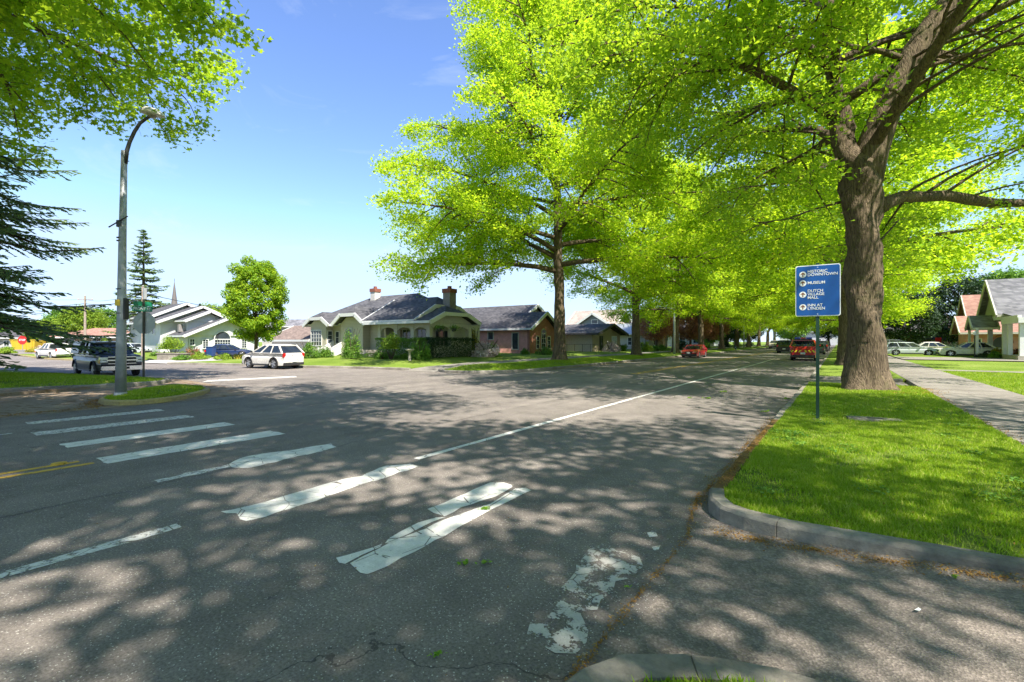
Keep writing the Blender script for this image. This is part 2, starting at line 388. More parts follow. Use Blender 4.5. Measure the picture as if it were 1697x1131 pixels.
LOBED = [(-.5, 0), (-.32, .3), (-.1, .13), (.1, .45), (.2, .14), (.55, 0), (.2, -.14), (.1, -.45), (-.1, -.13), (-.32, -.3)]
# ---------------------------------------------------------------- trees
def prof_at(prof, z):
    zs = [p[0] for p in prof]; rs = [p[1] for p in prof]; return float(np.interp(z, zs, rs, left=0.0, right=0.0))
def path(rng, p, az, el, L, n, droop, wob=.12):
    pts = [np.array(p, float)]; st = L / n
    for i in range(n):
        el += droop / n + rng.normal() * wob * .5; az += rng.normal() * wob
        pts.append(pts[-1] + st * np.array([math.cos(az) * math.cos(el), math.sin(az) * math.cos(el), math.sin(el)]))
    return pts, az, el
def lerp(pts, t):
    x = t * (len(pts) - 1); i = min(int(x), len(pts) - 2); return pts[i] + (pts[i + 1] - pts[i]) * (x - i)
def make_tree(seed, H, r0, prof, zlow, nl, leaf, nleaf, shape=KITE, leafmat='leaf_oak', barkmat='bark', custom=None, nsec=8, nter=6,
              trunk_top=.93, trunk_pts=None, spread=.3, flare=.5, twigs=True, lump=0.02, droop_tip=-.7, z_first=None, skip=None, tskip=None):
    """returns (trunk_mesh, branch_mesh, crown_mesh); origin at the trunk's foot"""
    rng = np.random.default_rng(seed); TK = MB(); BR = MB()
    # trunk with root flare and lumps
    if trunk_pts is None:
        nz = 16; zs = np.linspace(0, H * trunk_top, nz); wx = np.cumsum(rng.normal(size=nz)) * .09; wy = np.cumsum(rng.normal(size=nz)) * .09; wx[:4] *= .2; wy[:4] *= .2
        trunk_pts = [(wx[i], wy[i], zs[i], r0 * (1 - .85 * (zs[i] / (H * trunk_top)) ** .9)) for i in range(nz)]
    tp = np.array(trunk_pts, float)
    zz = np.concatenate([[-.3, 0, .08, .2, .4, .7, 1.1, 1.6], np.arange(2.2, tp[-1, 2], .35)])
    ns = 26; v = []; ph = rng.uniform(0, 6.28, 8)
    for z in zz:
        cx, cy, r = (np.interp(z, tp[:, 2], tp[:, k]) for k in (0, 1, 3)) if z > 0 else (tp[0, 0], tp[0, 1], tp[0, 3])
        for k in range(ns):
            t = 2 * math.pi * k / ns
            fl = flare * math.exp(-max(z, 0) / .42) * (.75 + .55 * math.sin(5 * t + ph[0]) * math.sin(2 * t + ph[1]) + .3 * math.sin(3 * t + ph[2]))
            lu = lump * (math.sin(2.3 * z + ph[3] + 2 * t) + .7 * math.sin(4.1 * z + 3 * t + ph[4]) + .5 * math.sin(7.7 * z - 5 * t + ph[5])) + .01 * math.sin(11 * t + ph[6] + z * .7) + .008 * math.sin(17 * t + z)
            rr = r * (1 + fl) + lu * min(1, r / .3)
            v.append((cx + rr * math.cos(t), cy + rr * math.sin(t), z))
    f = [(i * ns + k, i * ns + (k + 1) % ns, (i + 1) * ns + (k + 1) % ns, (i + 1) * ns + k) for i in range(len(zz) - 1) for k in range(ns)]
    f.append(tuple(range((len(zz) - 1) * ns, len(zz) * ns))); TK.add(v, f)
    limbs = []
    for c in (custom or []): limbs.append(([np.array(p[:3]) for p in c], [p[3] for p in c]))
    zf = z_first if z_first else zlow
    for i in range(nl):
        t = (i + .5) / nl; z0 = zf + (tp[-1, 2] * .97 - zf) * t ** 1.05
        az = i * 2.39996 + rng.normal() * .25; el = R(8) + R(62) * t ** 1.2 + rng.normal() * .08
        # length so that it meets the profile
        Lm = 1.0
        for L in np.arange(1, 18, .4):
            zt = z0 + L * math.sin(el) * .95
            if L * math.cos(el) < prof_at(prof, zt): Lm = L
        Lm = min(Lm, 15) * rng.uniform(.82, 1.02)
        x0, y0, rr = (np.interp(z0, tp[:, 2], tp[:, k]) for k in (0, 1, 3))
        if skip and skip(az % 6.283, z0): continue
        pts, _, _ = path(rng, (x0, y0, z0), az, el + .15, Lm, 7, R(-22) if t < .5 else R(5), .1)
        rb = min(rr * .62, .03 + .021 * Lm)
        limbs.append((pts, [rb * (1 - .82 * k / 7) for k in range(8)]))
    twig_p = []
    for pts, rad in limbs:
        BR.tube(pts, rad, 9)
        Ltot = sum(np.linalg.norm(pts[k + 1] - pts[k]) for k in range(len(pts) - 1))
        ncount = max(4, int(nsec * Ltot / 8))
        for j in range(ncount + 2):
            t = .2 + .8 * (j + .3 * rng.random()) / (ncount + 1.3); t = min(t, .999)
            p = lerp(pts, t); d = lerp(pts, min(1, t + .05)) - lerp(pts, max(0, t - .08)); az = math.atan2(d[1], d[0]); el = math.asin(np.clip(d[2] / np.linalg.norm(d), -1, 1))
            side = 1 if j % 2 else -1
            L2 = min(4.6, Ltot * .48) * (1.12 - .72 * t) * rng.uniform(.75, 1.15) + .5
            if j > ncount: side = 0; L2 = 1.4
            q, az2, el2 = path(rng, p, az + side * R(rng.uniform(30, 66)), el * .5 + rng.uniform(-.55, .8), L2, 5, R(-26), .14)
            ok = prof_at(prof, q[-1][2]) > math.hypot(q[-1][0], q[-1][1]) * .93
            if not ok and rng.random() < .6: continue
            r2 = .012 + .011 * L2; BR.tube(q, [r2 * (1 - .8 * k / 5) for k in range(6)], 5, False)
            nt_ = max(3, int(nter * L2 / 2.6))
            for m in range(nt_ + 1):
                t3 = .22 + .78 * (m + .5 * rng.random()) / (nt_ + .6); t3 = min(t3, .999)
                p3 = lerp(q, t3); s3 = 1 if m % 2 else -1
                L3 = rng.uniform(.7, 1.5) * (1.15 - .4 * t3)
                e3 = rng.uniform(-.45, .75)
                q3, _, _ = path(rng, p3, az2 + s3 * rng.uniform(.3, 1.3), e3, L3, 3, droop_tip, .2)
                if tskip and (tskip(q3[-1]) or tskip(q3[1])): continue
                if twigs: BR.tube(q3, [.011, .008, .005, .003], 3, False)
                twig_p.append(q3)
    T = np.array(twig_p)  # n,4,3
    n = len(T); tt = rng.uniform(.15, 1.12, (n, nleaf)) ** .8 * 3
    i0 = np.clip(tt.astype(int), 0, 2); fr = tt - i0
    idx = np.arange(n)[:, None]
    P = T[idx, i0] + (T[idx, i0 + 1] - T[idx, i0]) * fr[..., None]
    P = P + rng.normal(size=P.shape) * np.array([spread, spread, spread * .55])
    keep = rng.random(n) > .06
    P = P[keep].reshape(-1, 3)
    N = unit(rng.normal(size=P.shape) * .75 + np.array([0, 0, 1.0]))
    V, k = cards(P, N, leaf * rng.uniform(.45, 1.35, len(P)), rng, shape)
    tm = TK.build('trunk', barkmat, smooth=True); bm_ = BR.build('branches', barkmat, smooth=True, fixn=False)
    cm = np_mesh('crown', V, k, leafmat)
    for o in (tm, bm_, cm): COL.objects.unlink(o)
    return tm, bm_, cm
def place_tree(name, loc, protos, label, cat='tree', group=None, rz=0, scale=1, sz=None):
    t = thing(name, loc, label, cat, group, rz)
    t.scale = (scale, scale, sz or scale)
    for o in protos:
        c = o.copy(); COL.objects.link(c); c.parent = t
    return t
PROF_A = [(3.4, 8), (5, 11.2), (8, 12.8), (12, 13), (16, 12.4), (20, 10.8), (24, 8), (27, 4.6), (29.4, .5)]
PROF_B = [(3.6, 6), (5.5, 8.8), (9, 10), (13, 10.2), (17, 8.8), (20, 6.4), (23, 2.5), (24.2, .4)]
big_tree = make_tree(11, 29, .43, PROF_A, 6.6, 38, .2, 52, leafmat='leaf_oak', nsec=11, nter=8, spread=.30, z_first=6.2)
row_tree = make_tree(5, 23.5, .43, PROF_B, 5.6, 23, .23, 46, leafmat='leaf_oak', nsec=10, nter=7, spread=.36)
row_tree2 = make_tree(8, 22.5, .43, PROF_B, 5.4, 22, .23, 46, leafmat='leaf_oak', nsec=10, nter=7, spread=.36)
# nearest tree: own trunk and limbs.  local x = towards the photo's right, y = away
def cz(v): return 1.75 + (566 - v) * .01967
def cx(u): return (u - 1433) * .01967
tp = [(cx(1437), 0, 0, .56), (cx(1434), 0, 1.0, .50), (cx(1431), 0, 3.4, .475), (cx(1430), 0, 5.6, .49), (cx(1427), .03, 6.9, .55), (cx(1424), .1, 7.5, .57), (cx(1412), .4, 8.3, .33), (cx(1406), .7, 10.5, .24), (cx(1402), .9, 13, .2), (-.3, .9, 17, .15), (-.1, .6, 22, .06)]
custom = [
 [(cx(1432), 0, 6.9, .52), (cx(1441), -.05, cz(255), .50), (cx(1458), -.1, cz(205), .44), (cx(1478), -.2, cz(150), .38), (cx(1503), -.3, cz(95), .35), (cx(1535), -.4, cz(45), .33), (cx(1572), -.5, cz(-10), .30), (cx(1620), -.5, cz(-100), .26), (cx(1690), 0, cz(-220), .1)],
 [(cx(1448), 0, cz(352), .30), (cx(1470), 0, cz(340), .22), (cx(1500), .1, cz(328), .19), (cx(1550), .3, cz(325), .175), (cx(1600), .6, cz(318), .18), (cx(1650), .8, cz(322), .19), (cx(1705), 1.0, cz(326), .17), (cx(1800), 1.3, cz(320), .12), (cx(1900), 1.5, cz(325), .05)],
 [(cx(1492), -.3, cz(112), .26), (cx(1515), -.2, cz(100), .19), (cx(1550), 0, cz(90), .16), (cx(1600), .3, cz(85), .14), (cx(1700), .8, cz(72), .12), (cx(1850), 1.2, cz(55), .05)],
 [(cx(1490), -.3, cz(108), .1), (cx(1440), -.5, cz(100), .085), (cx(1380), -.8, cz(102), .07), (cx(1300), -1.2, cz(88), .05), (cx(1200), -1.5, cz(92), .03), (cx(1130), -1.5, cz(110), .012)],
 [(cx(1408), .4, cz(110), .2), (cx(1340), .4, cz(60), .16), (cx(1250), .2, cz(62), .14), (cx(1160), -.2, cz(82), .12), (cx(1080), -.8, cz(112), .05), (cx(1030), -1, cz(135), .02)],
 [(cx(1405), .2, cz(258), .07), (cx(1350), .2, cz(285), .05), (cx(1290), .1, cz(305), .03), (cx(1230), 0, cz(315), .012)],
 [(cx(1402), .2, cz(335), .05), (cx(1350), 0, cz(350), .035), (cx(1290), -.3, cz(372), .02), (cx(1240), -.5, cz(380), .01)],
 [(cx(1455), .2, cz(415), .16), (cx(1490), 1.0, cz(402), .11), (cx(1540), 2.6, cz(370), .07), (cx(1600), 4.5, cz(360), .03)],
 [(cx(1432), 0, 7.6, .2), (.3, -1.6, 9.4, .16), (.5, -3.6, 11.2, .12), (.6, -5.6, 12.4, .07), (.7, -7.2, 12.8, .03)],
 [(cx(1425), .2, 8.0, .2), (-.2, 2, 9.5, .15), (-.3, 4.6, 10.8, .1), (-.3, 7.5, 11.6, .04)],
]
def skipf(az, z): return z < 8.6
near_tree = make_tree(21, 23.5, .66, [(5.6, 6.5), (7, 9.2), (9, 10.6), (13, 10.6), (17, 9.2), (20, 6.6), (23, 2.5), (24.2, .4)], 7.0, 27, .16, 58, shape=KITE, leafmat='leaf_near', nsec=10, nter=7, spread=.24, trunk_pts=tp, custom=custom, flare=.5, lump=.06, skip=skipf, tskip=lambda p: (p[1] < .6 and -1.6 < p[0] < 2.6 and p[2] < 12.6 and abs(p[0] - max(0, (p[2] - 7.5) * .42)) < 1.25) or (p[1] < .3 and p[0] > 0 and p[0] < 5.5 and abs(p[2] - 6.4) < .9))
# crown of the near street lamp side, seen close: lobed leaves
left_tree = make_tree(33, 22.5, .5, [(7.0, 7.5), (8.5, 9.2), (10.5, 9.9), (13, 10.4), (17, 8.8), (20, 6.4), (23, 2.5), (24.2, .4)], 7.6, 30, .18, 70, shape=LOBED, leafmat='leaf_near', nsec=13, nter=7, spread=.24, droop_tip=-.9)
GT = 'broadleaf trees lining the right kerb'; GL = 'broadleaf trees lining the left kerb'
place_tree('street_tree', at(1433, 15.55, .13), near_tree, 'huge near tree with burled trunk and rightward leaning limb behind the blue sign', group=GT, rz=ANG)
shade_tree = make_tree(52, 27, .5, [(7, 7), (9, 10.4), (13, 11), (19, 10.6), (23, 7), (26, 3), (27.5, .5)], 8.5, 25, .25, 40, nsec=10, nter=7, spread=.36, tskip=lambda p: p[2] < 12.5 and p[1] > 2.0 and p[0] < 2.6)
place_tree('street_tree', (1.6, -3.0, .13), shade_tree, 'tree overhanging the near crosswalk and shading it', group=GT)
airy_tree = make_tree(41, 19, .3, [(3.6, 4), (5.5, 7.0), (9, 8.6), (13, 8.4), (16, 6), (19, 1)], 4.5, 17, .2, 26, nsec=9, nter=6, spread=.4)
place_tree('garden_tree', (12.2, 9.6, .15), airy_tree, 'unseen tree added right of the sidewalk to cast leaf shade over the near grass verge', rz=.7)  # added out of view, only to dapple the near verge and sidewalk with shade
lab = ['second trunk along the right verge, peeking out left of the huge near trunk', 'third trunk along the right verge, just beyond the red vehicle', 'fourth trunk along the right verge, beside the parked dark cars', 'fifth trunk along the right verge, far down the street', 'sixth trunk along the right verge, small in the distance', 'seventh trunk along the right verge, near the vanishing point', 'farthest trunk along the right verge']
for i, l in enumerate(lab):
    place_tree('street_tree', (.45 + .1 * math.sin(i * 3), 38.6 + 19.3 * i, .13), [row_tree2, row_tree][i % 2], l, group=GT, rz=1.3 + 1.9 * i, scale=1.12 - .02 * (i % 3), sz=1.0)
place_tree('street_tree', (-18.2, -1.9, .35), left_tree, 'tree at upper left hanging leafy branches above the curved street lamp', group=GL, rz=.9, scale=1.04, sz=1.08)
place_tree('street_tree', at(928, 34, .36), big_tree, 'tall bright tree standing alone on the corner lawn left of the grey house', group=GL, rz=3.9)
lab = ['second trunk from the left on the far verge, with low hanging branches', 'trunk just right of the slim metal pole on the left verge', 'trunk right behind the parked red car', 'trunk beyond the red car near the copper tree', 'trunk on the left verge beside the first arm lamp', 'trunk on the left verge past the first arm lamp', 'trunk on the left verge beside the far arm lamp', 'trunk on the left verge past the far arm lamp', 'farthest trunk on the left verge']
ys = [44.7, 58.2, 71.2, 86, 100, 115, 131, 148, 166]
for i, l in enumerate(lab):
    place_tree('street_tree', (-16.3, ys[i], .36), [row_tree, row_tree2][i % 2], l, group=GL, rz=.5 + 2.2 * i, scale=[1.0, .98, .95, .98, 1.0, .97, .95, .97, .97][i], sz=[.92, .9, .88, .9, .92, .9, .88, .9, .9][i])
# small broadleaf crowns: dense, used behind houses
def round_tree(seed, H, Rr, zb, leafmat, leaf=.3, n=9000, r0=.16, barkmat='bark_dark', oval=1.0):
    rng = np.random.default_rng(seed); TK = MB(); BR = MB()
    TK.tube([(0, 0, -.2), (0, 0, zb * .6), (.05, 0, zb + .3), (0, .05, H * .6)], [r0 * 1.4, r0, r0 * .9, r0 * .3], 10)
    nb = 90; C = []
    for i in range(nb):
        z = 1 - 2 * (i + .5) / nb; az = i * 2.39996; rr = math.sqrt(1 - z * z)
        d = np.array([rr * math.cos(az), rr * math.sin(az), z]); q = rng.uniform(.55, 1.0) ** .6
        C.append(np.array([0, 0, (zb + H) / 2]) + d * np.array([Rr, Rr, (H - zb) / 2]) * (q - .1) * (1 - .18 * oval * max(0, d[2])))
    for c in C[::3]:
        zb0 = min(c[2] * .6 + .2, H * .55); BR.tube([(0, 0, max(zb0, zb * .7)), tuple((np.array([0, 0, zb0]) + c) / 2 + np.array([0, 0, .2])), tuple(c)], [r0 * .35, r0 * .22, .01], 4, False)
    C = np.array(C); k = rng.integers(0, nb, n); cs = rng.uniform(.16, .3, nb)[k] * Rr
    dd = unit(rng.normal(size=(n, 3))) * (rng.random((n, 1)) ** .4)
    P = C[k] + dd * cs[:, None] * np.array([1, 1, .8])
    N = unit(dd + rng.normal(size=P.shape) * .5 + np.array([0, 0, .5]))
    V, kk = cards(P, N, leaf * rng.uniform(.6, 1.2, n), rng, KITE)
    res = TK.build('trunk', barkmat, smooth=True), BR.build('branches', barkmat, fixn=False), np_mesh('crown', V, kk, leafmat)
    for o in res: COL.objects.unlink(o)
    return res
maple = round_tree(3, 9.8, 2.6, 1.0, 'leaf_maple', .2, 36000, .16, oval=.6)
place_tree('oval_maple', at(424, 41.5, .2), maple, 'bright oval maple standing behind the white parked car', 'tree')
green_a = round_tree(4, 9, 4.2, 1.2, 'leaf_lime', .34, 11000); green_b = round_tree(6, 9, 4, .8, 'leaf_hedge', .34, 11000)
dark_a = round_tree(9, 11, 4.6, .8, 'leaf_dark', .34, 12000, .25); copper = round_tree(12, 8, 4, 1.5, 'leaf_copper', .3, 12000, .2)
GB = 'broadleaf trees beyond the houses'
bt = [(352, 85, green_a, 1.02, 'bright tree rising behind the right end of the large white house'), (330, 110, green_a, 1.15, 'bright tree showing behind the white house roof near the church spire'),
      (385, 100, green_b, 1.1, 'bright tree half hidden behind the oval maple'), (110, 100, green_b, 1.1, 'tree rising behind the left end of the orange roofed bungalow'),
      (135, 92, green_a, 1.05, 'tree rising behind the bungalow close to the distant utility pole'), (172, 105, green_b, 1.15, 'tree rising behind the chimney of the orange roofed bungalow'),
      (70, 85, green_a, .7, 'small bright tree at the left end of the orange roofed bungalow'), (20, 110, green_b, .75, 'low tree far behind the yellow bin at the left edge'), (55, 120, green_b, .8, 'low tree far behind the red stop sign'),
      (590, 120, dark_a, .6, 'dark treetop far behind the craftsman house roof')]
for i, (u, D, p, s_, l) in enumerate(bt): place_tree('background_tree', at(u, D, -.1), p, l, group=GB, rz=i * 1.3, scale=s_)
GC = 'copper leaved trees on the left side of the street'
place_tree('copper_tree', at(1088, 74, .3), copper, 'copper leaved tree between the grey house and the slim metal pole', group=GC, scale=.95)
place_tree('copper_tree', (-21.5, 86, .3), copper, 'copper leaved tree on the lawn behind the parked red car', group=GC, rz=1, scale=1.0)
place_tree('copper_tree', (-21, 98, .3), copper, 'copper leaved tree left of the first arm lamp', group=GC, rz=2.4, scale=1.05)
GR = 'dark trees behind the right hand houses'
for i, (x, y, p, s_, l) in enumerate([(9, 96, dark_a, 1.0, 'dark tree behind the pale parked station wagon'), (15.5, 100, dark_a, 1.2, 'dark tree just left of the orange roofed cottage'), (22, 104, green_b, 1.6, 'green tree towering behind the orange roofed cottage'),
      (34, 92, dark_a, 1.4, 'dark tree behind the porch house at the right edge'), (8, 116, green_b, 1.1, 'green tree beyond the black garden canopy'), (6.8, 140, green_b, 1.2, 'green tree far down on the right hand lawns'), (7, 165, dark_a, 1.2, 'darkest far tree on the right hand lawns'), (13, 128, green_a, 1.1, 'lime green tree deep between the right hand gardens')]):
    place_tree('garden_tree', (x, y, .1), p, l, group=GR, rz=i * 2.1, scale=s_)
GE = 'broadleaf trees closing the left side gardens'
for i, (x, y, p, s_, l) in enumerate([(-24, 112, green_b, 1.0, 'green garden tree beyond the copper trees'), (-23, 128, dark_a, 1.0, 'dark garden tree behind the first arm lamp'), (-24, 146, green_a, 1.1, 'lime garden tree behind the far arm lamp'), (-24, 168, dark_a, 1.2, 'dark garden tree near the far end of the left gardens'),
      (-34, 104, green_b, 1.1, 'green garden tree set back behind the copper trees'), (-14, 196, green_b, 1.8, 'tall tree closing the left of the street end'), (-3, 205, dark_a, 1.9, 'dark tree closing the centre of the street end'), (3, 198, green_a, 1.7, 'lime tree closing the right of the street end')]):
    place_tree('garden_tree', (x, y, .1), p, l, group=GE, rz=i * 1.7, scale=s_)
# conifers
def make_conifer(seed, H, Rm, nwh, zb, needle=.3, dens=1.0, droop=.5, per=7):
    rng = np.random.default_rng(seed); TK = MB(); BR = MB(); P = []; Dv = []
    TK.tube([(0, 0, -.2), (0, 0, H * .5), (0, 0, H)], [.028 * H * .8, .018 * H * .7, .01], 12)
    for i in range(nwh):
        t = i / (nwh - 1); z0 = zb + (H - zb) * t ** .95 + rng.normal() * .12; L0 = Rm * (1 - t) ** .8 + .25
        for j in range(per):
            az = j * 2 * math.pi / per + i * 1.1 + rng.normal() * .2; L = L0 * rng.uniform(.5, 1.2)
            el = R(12) * t * 2 - R(6) + rng.normal() * .08
            n = 6; p = np.array([0, 0, z0 + rng.normal() * .15]); pts = [p]
            for k in range(n):
                e = el - droop * math.sin(math.pi * (k + .5) / n * .9) * (1 - t) * .8 + (.35 if k > n - 3 else 0) * (1 - t * .5)
                p = p + L / n * np.array([math.cos(az) * math.cos(e), math.sin(az) * math.cos(e), math.sin(e)]); pts.append(p)
            BR.tube(pts, [max(.008, .018 * L * (1 - k / n * .9)) for k in range(n + 1)], 4, False)
            m = int(L / .2 * dens) + 3
            for k in range(m):
                s = .12 + .88 * k / m; q = lerp(pts, min(s, .999)); sd_ = 1 if k % 2 else -1
                Lt = (L * .34 * (1.05 - s) + .16) * rng.uniform(.7, 1.2)
                a2 = az + sd_ * rng.uniform(.6, 1.0); dz = rng.uniform(-.42, .05)
                d = unit(np.array([math.cos(a2), math.sin(a2), dz]))
                kk = max(2, int(Lt / (needle * .42)))
                for g in range(kk):
                    pp = q + d * Lt * (g + .5) / kk + np.array([0, 0, -.08 * (g / kk) ** 2 * Lt])
                    P.append(pp); Dv.append(d + rng.normal(size=3) * .22)
    P = np.array(P); Dv = unit(np.array(Dv)); n = len(P)
    N = unit(rng.normal(size=(n, 3)) * .35 + np.array([0, 0, 1.0])); b = unit(np.cross(N, Dv)); L = needle * rng.uniform(.7, 1.2, n); wd = .085 * needle / .3
    V = np.stack([P - Dv * L[:, None] * .5, P + b * wd, P + Dv * L[:, None] * .62, P - b * wd], 1).reshape(-1, 3)
    res = TK.build('trunk', 'bark_dark', smooth=True), BR.build('branches', 'bark_dark', fixn=False), np_mesh('crown', V, 4, 'needle')
    for o in res: COL.objects.unlink(o)
    return res, n
spruce_near, n1_ = make_conifer(2, 19, 7.1, 32, 3.4, .22, 1.7, .45, 11)
spruce_far, n2_ = make_conifer(7, 18.6, 4.4, 27, 1.5, .42, 1.2, .5, 8)
place_tree('conifer', at(-185, 19.0, .3), spruce_near, 'dark spruce at the left edge with drooping layered branches', 'conifer', rz=.5)
place_tree('conifer', at(238, 72, 0), spruce_far, 'pointed spruce standing behind the green street name sign', 'conifer', rz=1)
pop = round_tree(15, 13, 1.3, .5, 'leaf_dark', .4, 3500, .12)
for u, s_, l in ((331, 1.0, 'slim dark poplar behind the white house, the taller of the pair'), (318, .8, 'slim dark poplar behind the white house, the shorter of the pair')):
    place_tree('slim_poplar', at(u, 118, 0), pop, l, group='slim dark poplars', scale=s_)
# ---------------------------------------------------------------- ground
def sheet(name, poly, z, mat, kind='structure'):
    m = MB(); m.add([(p[0], p[1], z) for p in poly], [tuple(range(len(poly)))]); o = m.build(name, mat, fixn=False); tag(o, kind=kind)
    if o.data.polygons[0].normal.z < 0: o.data.flip_normals()
    return o
def arc(c, r, a0, a1, n=8): return [(c[0] + r * math.cos(R(a0 + (a1 - a0) * i / n)), c[1] + r * math.sin(R(a0 + (a1 - a0) * i / n))) for i in range(n + 1)]
sheet('ground', [(-900, -900), (900, -900), (900, 1100), (-900, 1100)], -.06, 'lawn')
sheet('road', [(-16.6, -70), (-1.02, -70), (-1.02, 420), (-16.6, 420), (-16.6, 20.5), (-29, 18.6), (-43, 14.6), (-61, 12.2), (-82, 13.2), (-140, 17), (-140, 0), (-100, -1), (-61, 1), (-39, 4.6), (-27, 6.6), (-24.6, 2), (-16.6, 1)], 0, 'asphalt')
PX = [(-1.02, .004), (-.7, .012), (-.2, .035), (.5, .07), (1.2, .1), (2.33, .13), (6, .135)]
def path_z(x): return float(np.interp(x, [p[0] for p in PX], [p[1] for p in PX]))
m = MB(); m.add([(x, y, z) for x, z in PX for y in (2.0, 5.2)], [(2 * i, 2 * i + 2, 2 * i + 3, 2 * i + 1) for i in range(len(PX) - 1)]); tag(m.build('path', 'walk_agg', smooth=True), kind='structure')
sheet('far_path', [(-25, 1.6), (-15.6, 1.6), (-15.6, 5.6), (-16, 8.2), (-25, 9)], .006, 'walk_brown')
def seg_dist(P, poly, closed=True):
    P = np.asarray(P, float); d = np.full(len(P), 1e9); A = np.array(poly, float); B = np.roll(A, -1, 0)
    if not closed: A, B = A[:-1], B[:-1]
    for a, b in zip(A, B):
        ab = b - a; t = np.clip(((P - a) @ ab) / (ab @ ab + 1e-12), 0, 1); d = np.minimum(d, np.linalg.norm(P - a - t[:, None] * ab, axis=1))
    return d
def inside(P, poly):
    P = np.asarray(P, float); c = np.zeros(len(P), bool); A = np.array(poly, float); B = np.roll(A, -1, 0)
    for a, b in zip(A, B):
        cond = ((a[1] > P[:, 1]) != (b[1] > P[:, 1])); x = (b[0] - a[0]) * (P[:, 1] - a[1]) / (b[1] - a[1] + 1e-12) + a[0]
        c ^= cond & (P[:, 0] < x)
    return c
def hgt(P, poly, z0, rise, width, wob=.025):
    P = np.asarray(P, float); d = seg_dist(P, poly); s = np.clip(d / width, 0, 1); s = s * s * (3 - 2 * s)
    return z0 + rise * s + wob * s * (np.sin(P[:, 0] * 1.1 + P[:, 1] * .4) + np.sin(P[:, 1] * .9 - P[:, 0] * .5)) * .6
LAWNS = []
def lawn(name, poly, z0=.12, rise=.0, width=2.0, step=1.0, mat='lawn'):
    A = np.array(poly, float); pts = [tuple(p) for p in poly]; n = len(pts)
    # densify the border
    bd = []
    for i in range(n):
        a, b = A[i], A[(i + 1) % n]; k = max(1, int(np.linalg.norm(b - a) / (step * 1.5)))
        bd += [tuple(a + (b - a) * j / k) for j in range(k)]
    gx = np.arange(A[:, 0].min(), A[:, 0].max(), step); gy = np.arange(A[:, 1].min(), A[:, 1].max(), step)
    Gd = np.array([(x, y) for x in gx for y in gy]) + .013
    Gd = Gd[inside(Gd, poly)]; Gd = Gd[seg_dist(Gd, poly) > step * .35]
    al = [Vector(p) for p in bd] + [Vector(p) for p in Gd]
    ed = [(i, (i + 1) % len(bd)) for i in range(len(bd))]
    v, e, f, *_ = delaunay_2d_cdt(al, ed, [list(range(len(bd)))], 1, 1e-5)
    V = np.array([(p.x, p.y) for p in v]); Z = hgt(V, poly, z0, rise, width)
    nb_ = len(bd); nv_ = len(V); VV = [(a, b, c) for (a, b), c in zip(V, Z)] + [(V[i][0], V[i][1], Z[i]) for i in range(nb_)] + [(V[i][0], V[i][1], -.08) for i in range(nb_)]
    f = list(f) + [(nv_ + i, nv_ + nb_ + i, nv_ + nb_ + (i + 1) % nb_, nv_ + (i + 1) % nb_) for i in range(nb_)]
    me = bpy.data.meshes.new(name); me.from_pydata(VV, [], f); me.materials.append(MATS[mat])
    me.polygons.foreach_set('use_smooth', [True] * len(me.polygons))
    o = bpy.data.objects.new(name, me); COL.objects.link(o); tag(o, kind='structure')
    LAWNS.append((poly, z0, rise, width)); return o
def kerb(name, pts, w=.16, h=.15, mat='kerb', side=1, closed=False, seed=0):
    "kerb along pts; side +1 = body on the left of travel.  outer face at pts"
    rng = np.random.default_rng(seed); m = MB(); P = [np.array(p, float) for p in pts]; rs = []
    dense = []
    for i in range(len(P) - 1):
        k = max(1, int(np.linalg.norm(P[i + 1] - P[i]) / .5)); dense += [P[i] + (P[i + 1] - P[i]) * j / k for j in range(k)]
    dense.append(P[-1]); P = dense; nj = 5; Q = []; J = []
    for i in range(len(P)):
        Q.append(P[i]); J.append(0)
        if i % 7 == 3 and i + 1 < len(P) and i < 400:
            d = (P[i + 1] - P[i]); d /= np.linalg.norm(d) + 1e-9; q = P[i] + d * .1
            for k, jj in ((0, 0), (.002, .55), (.007, .55), (.009, 0)): Q.append(q + d * k); J.append(jj)
    P = Q; n = len(P); v = []
    for i in range(n):
        d = P[min(i + 1, n - 1)] - P[max(i - 1, 0)]; d /= np.linalg.norm(d); nn = np.array([-d[1], d[0]]) * side
        j = rng.normal() * .007 + .018 * J[i]; hh = h + rng.normal() * .005 - .016 * J[i]
        prof = [(j, -.05), (j - .0 + .012, hh * .8), (j + .018, hh - .022), (j + .04, hh), (w, hh + .002), (w + .01, -.05)]
        v += [(P[i][0] + nn[0] * a, P[i][1] + nn[1] * a, z) for a, z in prof]
    f = [(i * 6 + k, i * 6 + k + 1, (i + 1) * 6 + k + 1, (i + 1) * 6 + k) for i in range(n - 1) for k in range(5)]
    f += [(0, 1, 2, 3, 4, 5), tuple(range((n - 1) * 6, n * 6))]
    m.add(v, f); o = m.build(name, mat, smooth=False); return tag(o, kind='structure')
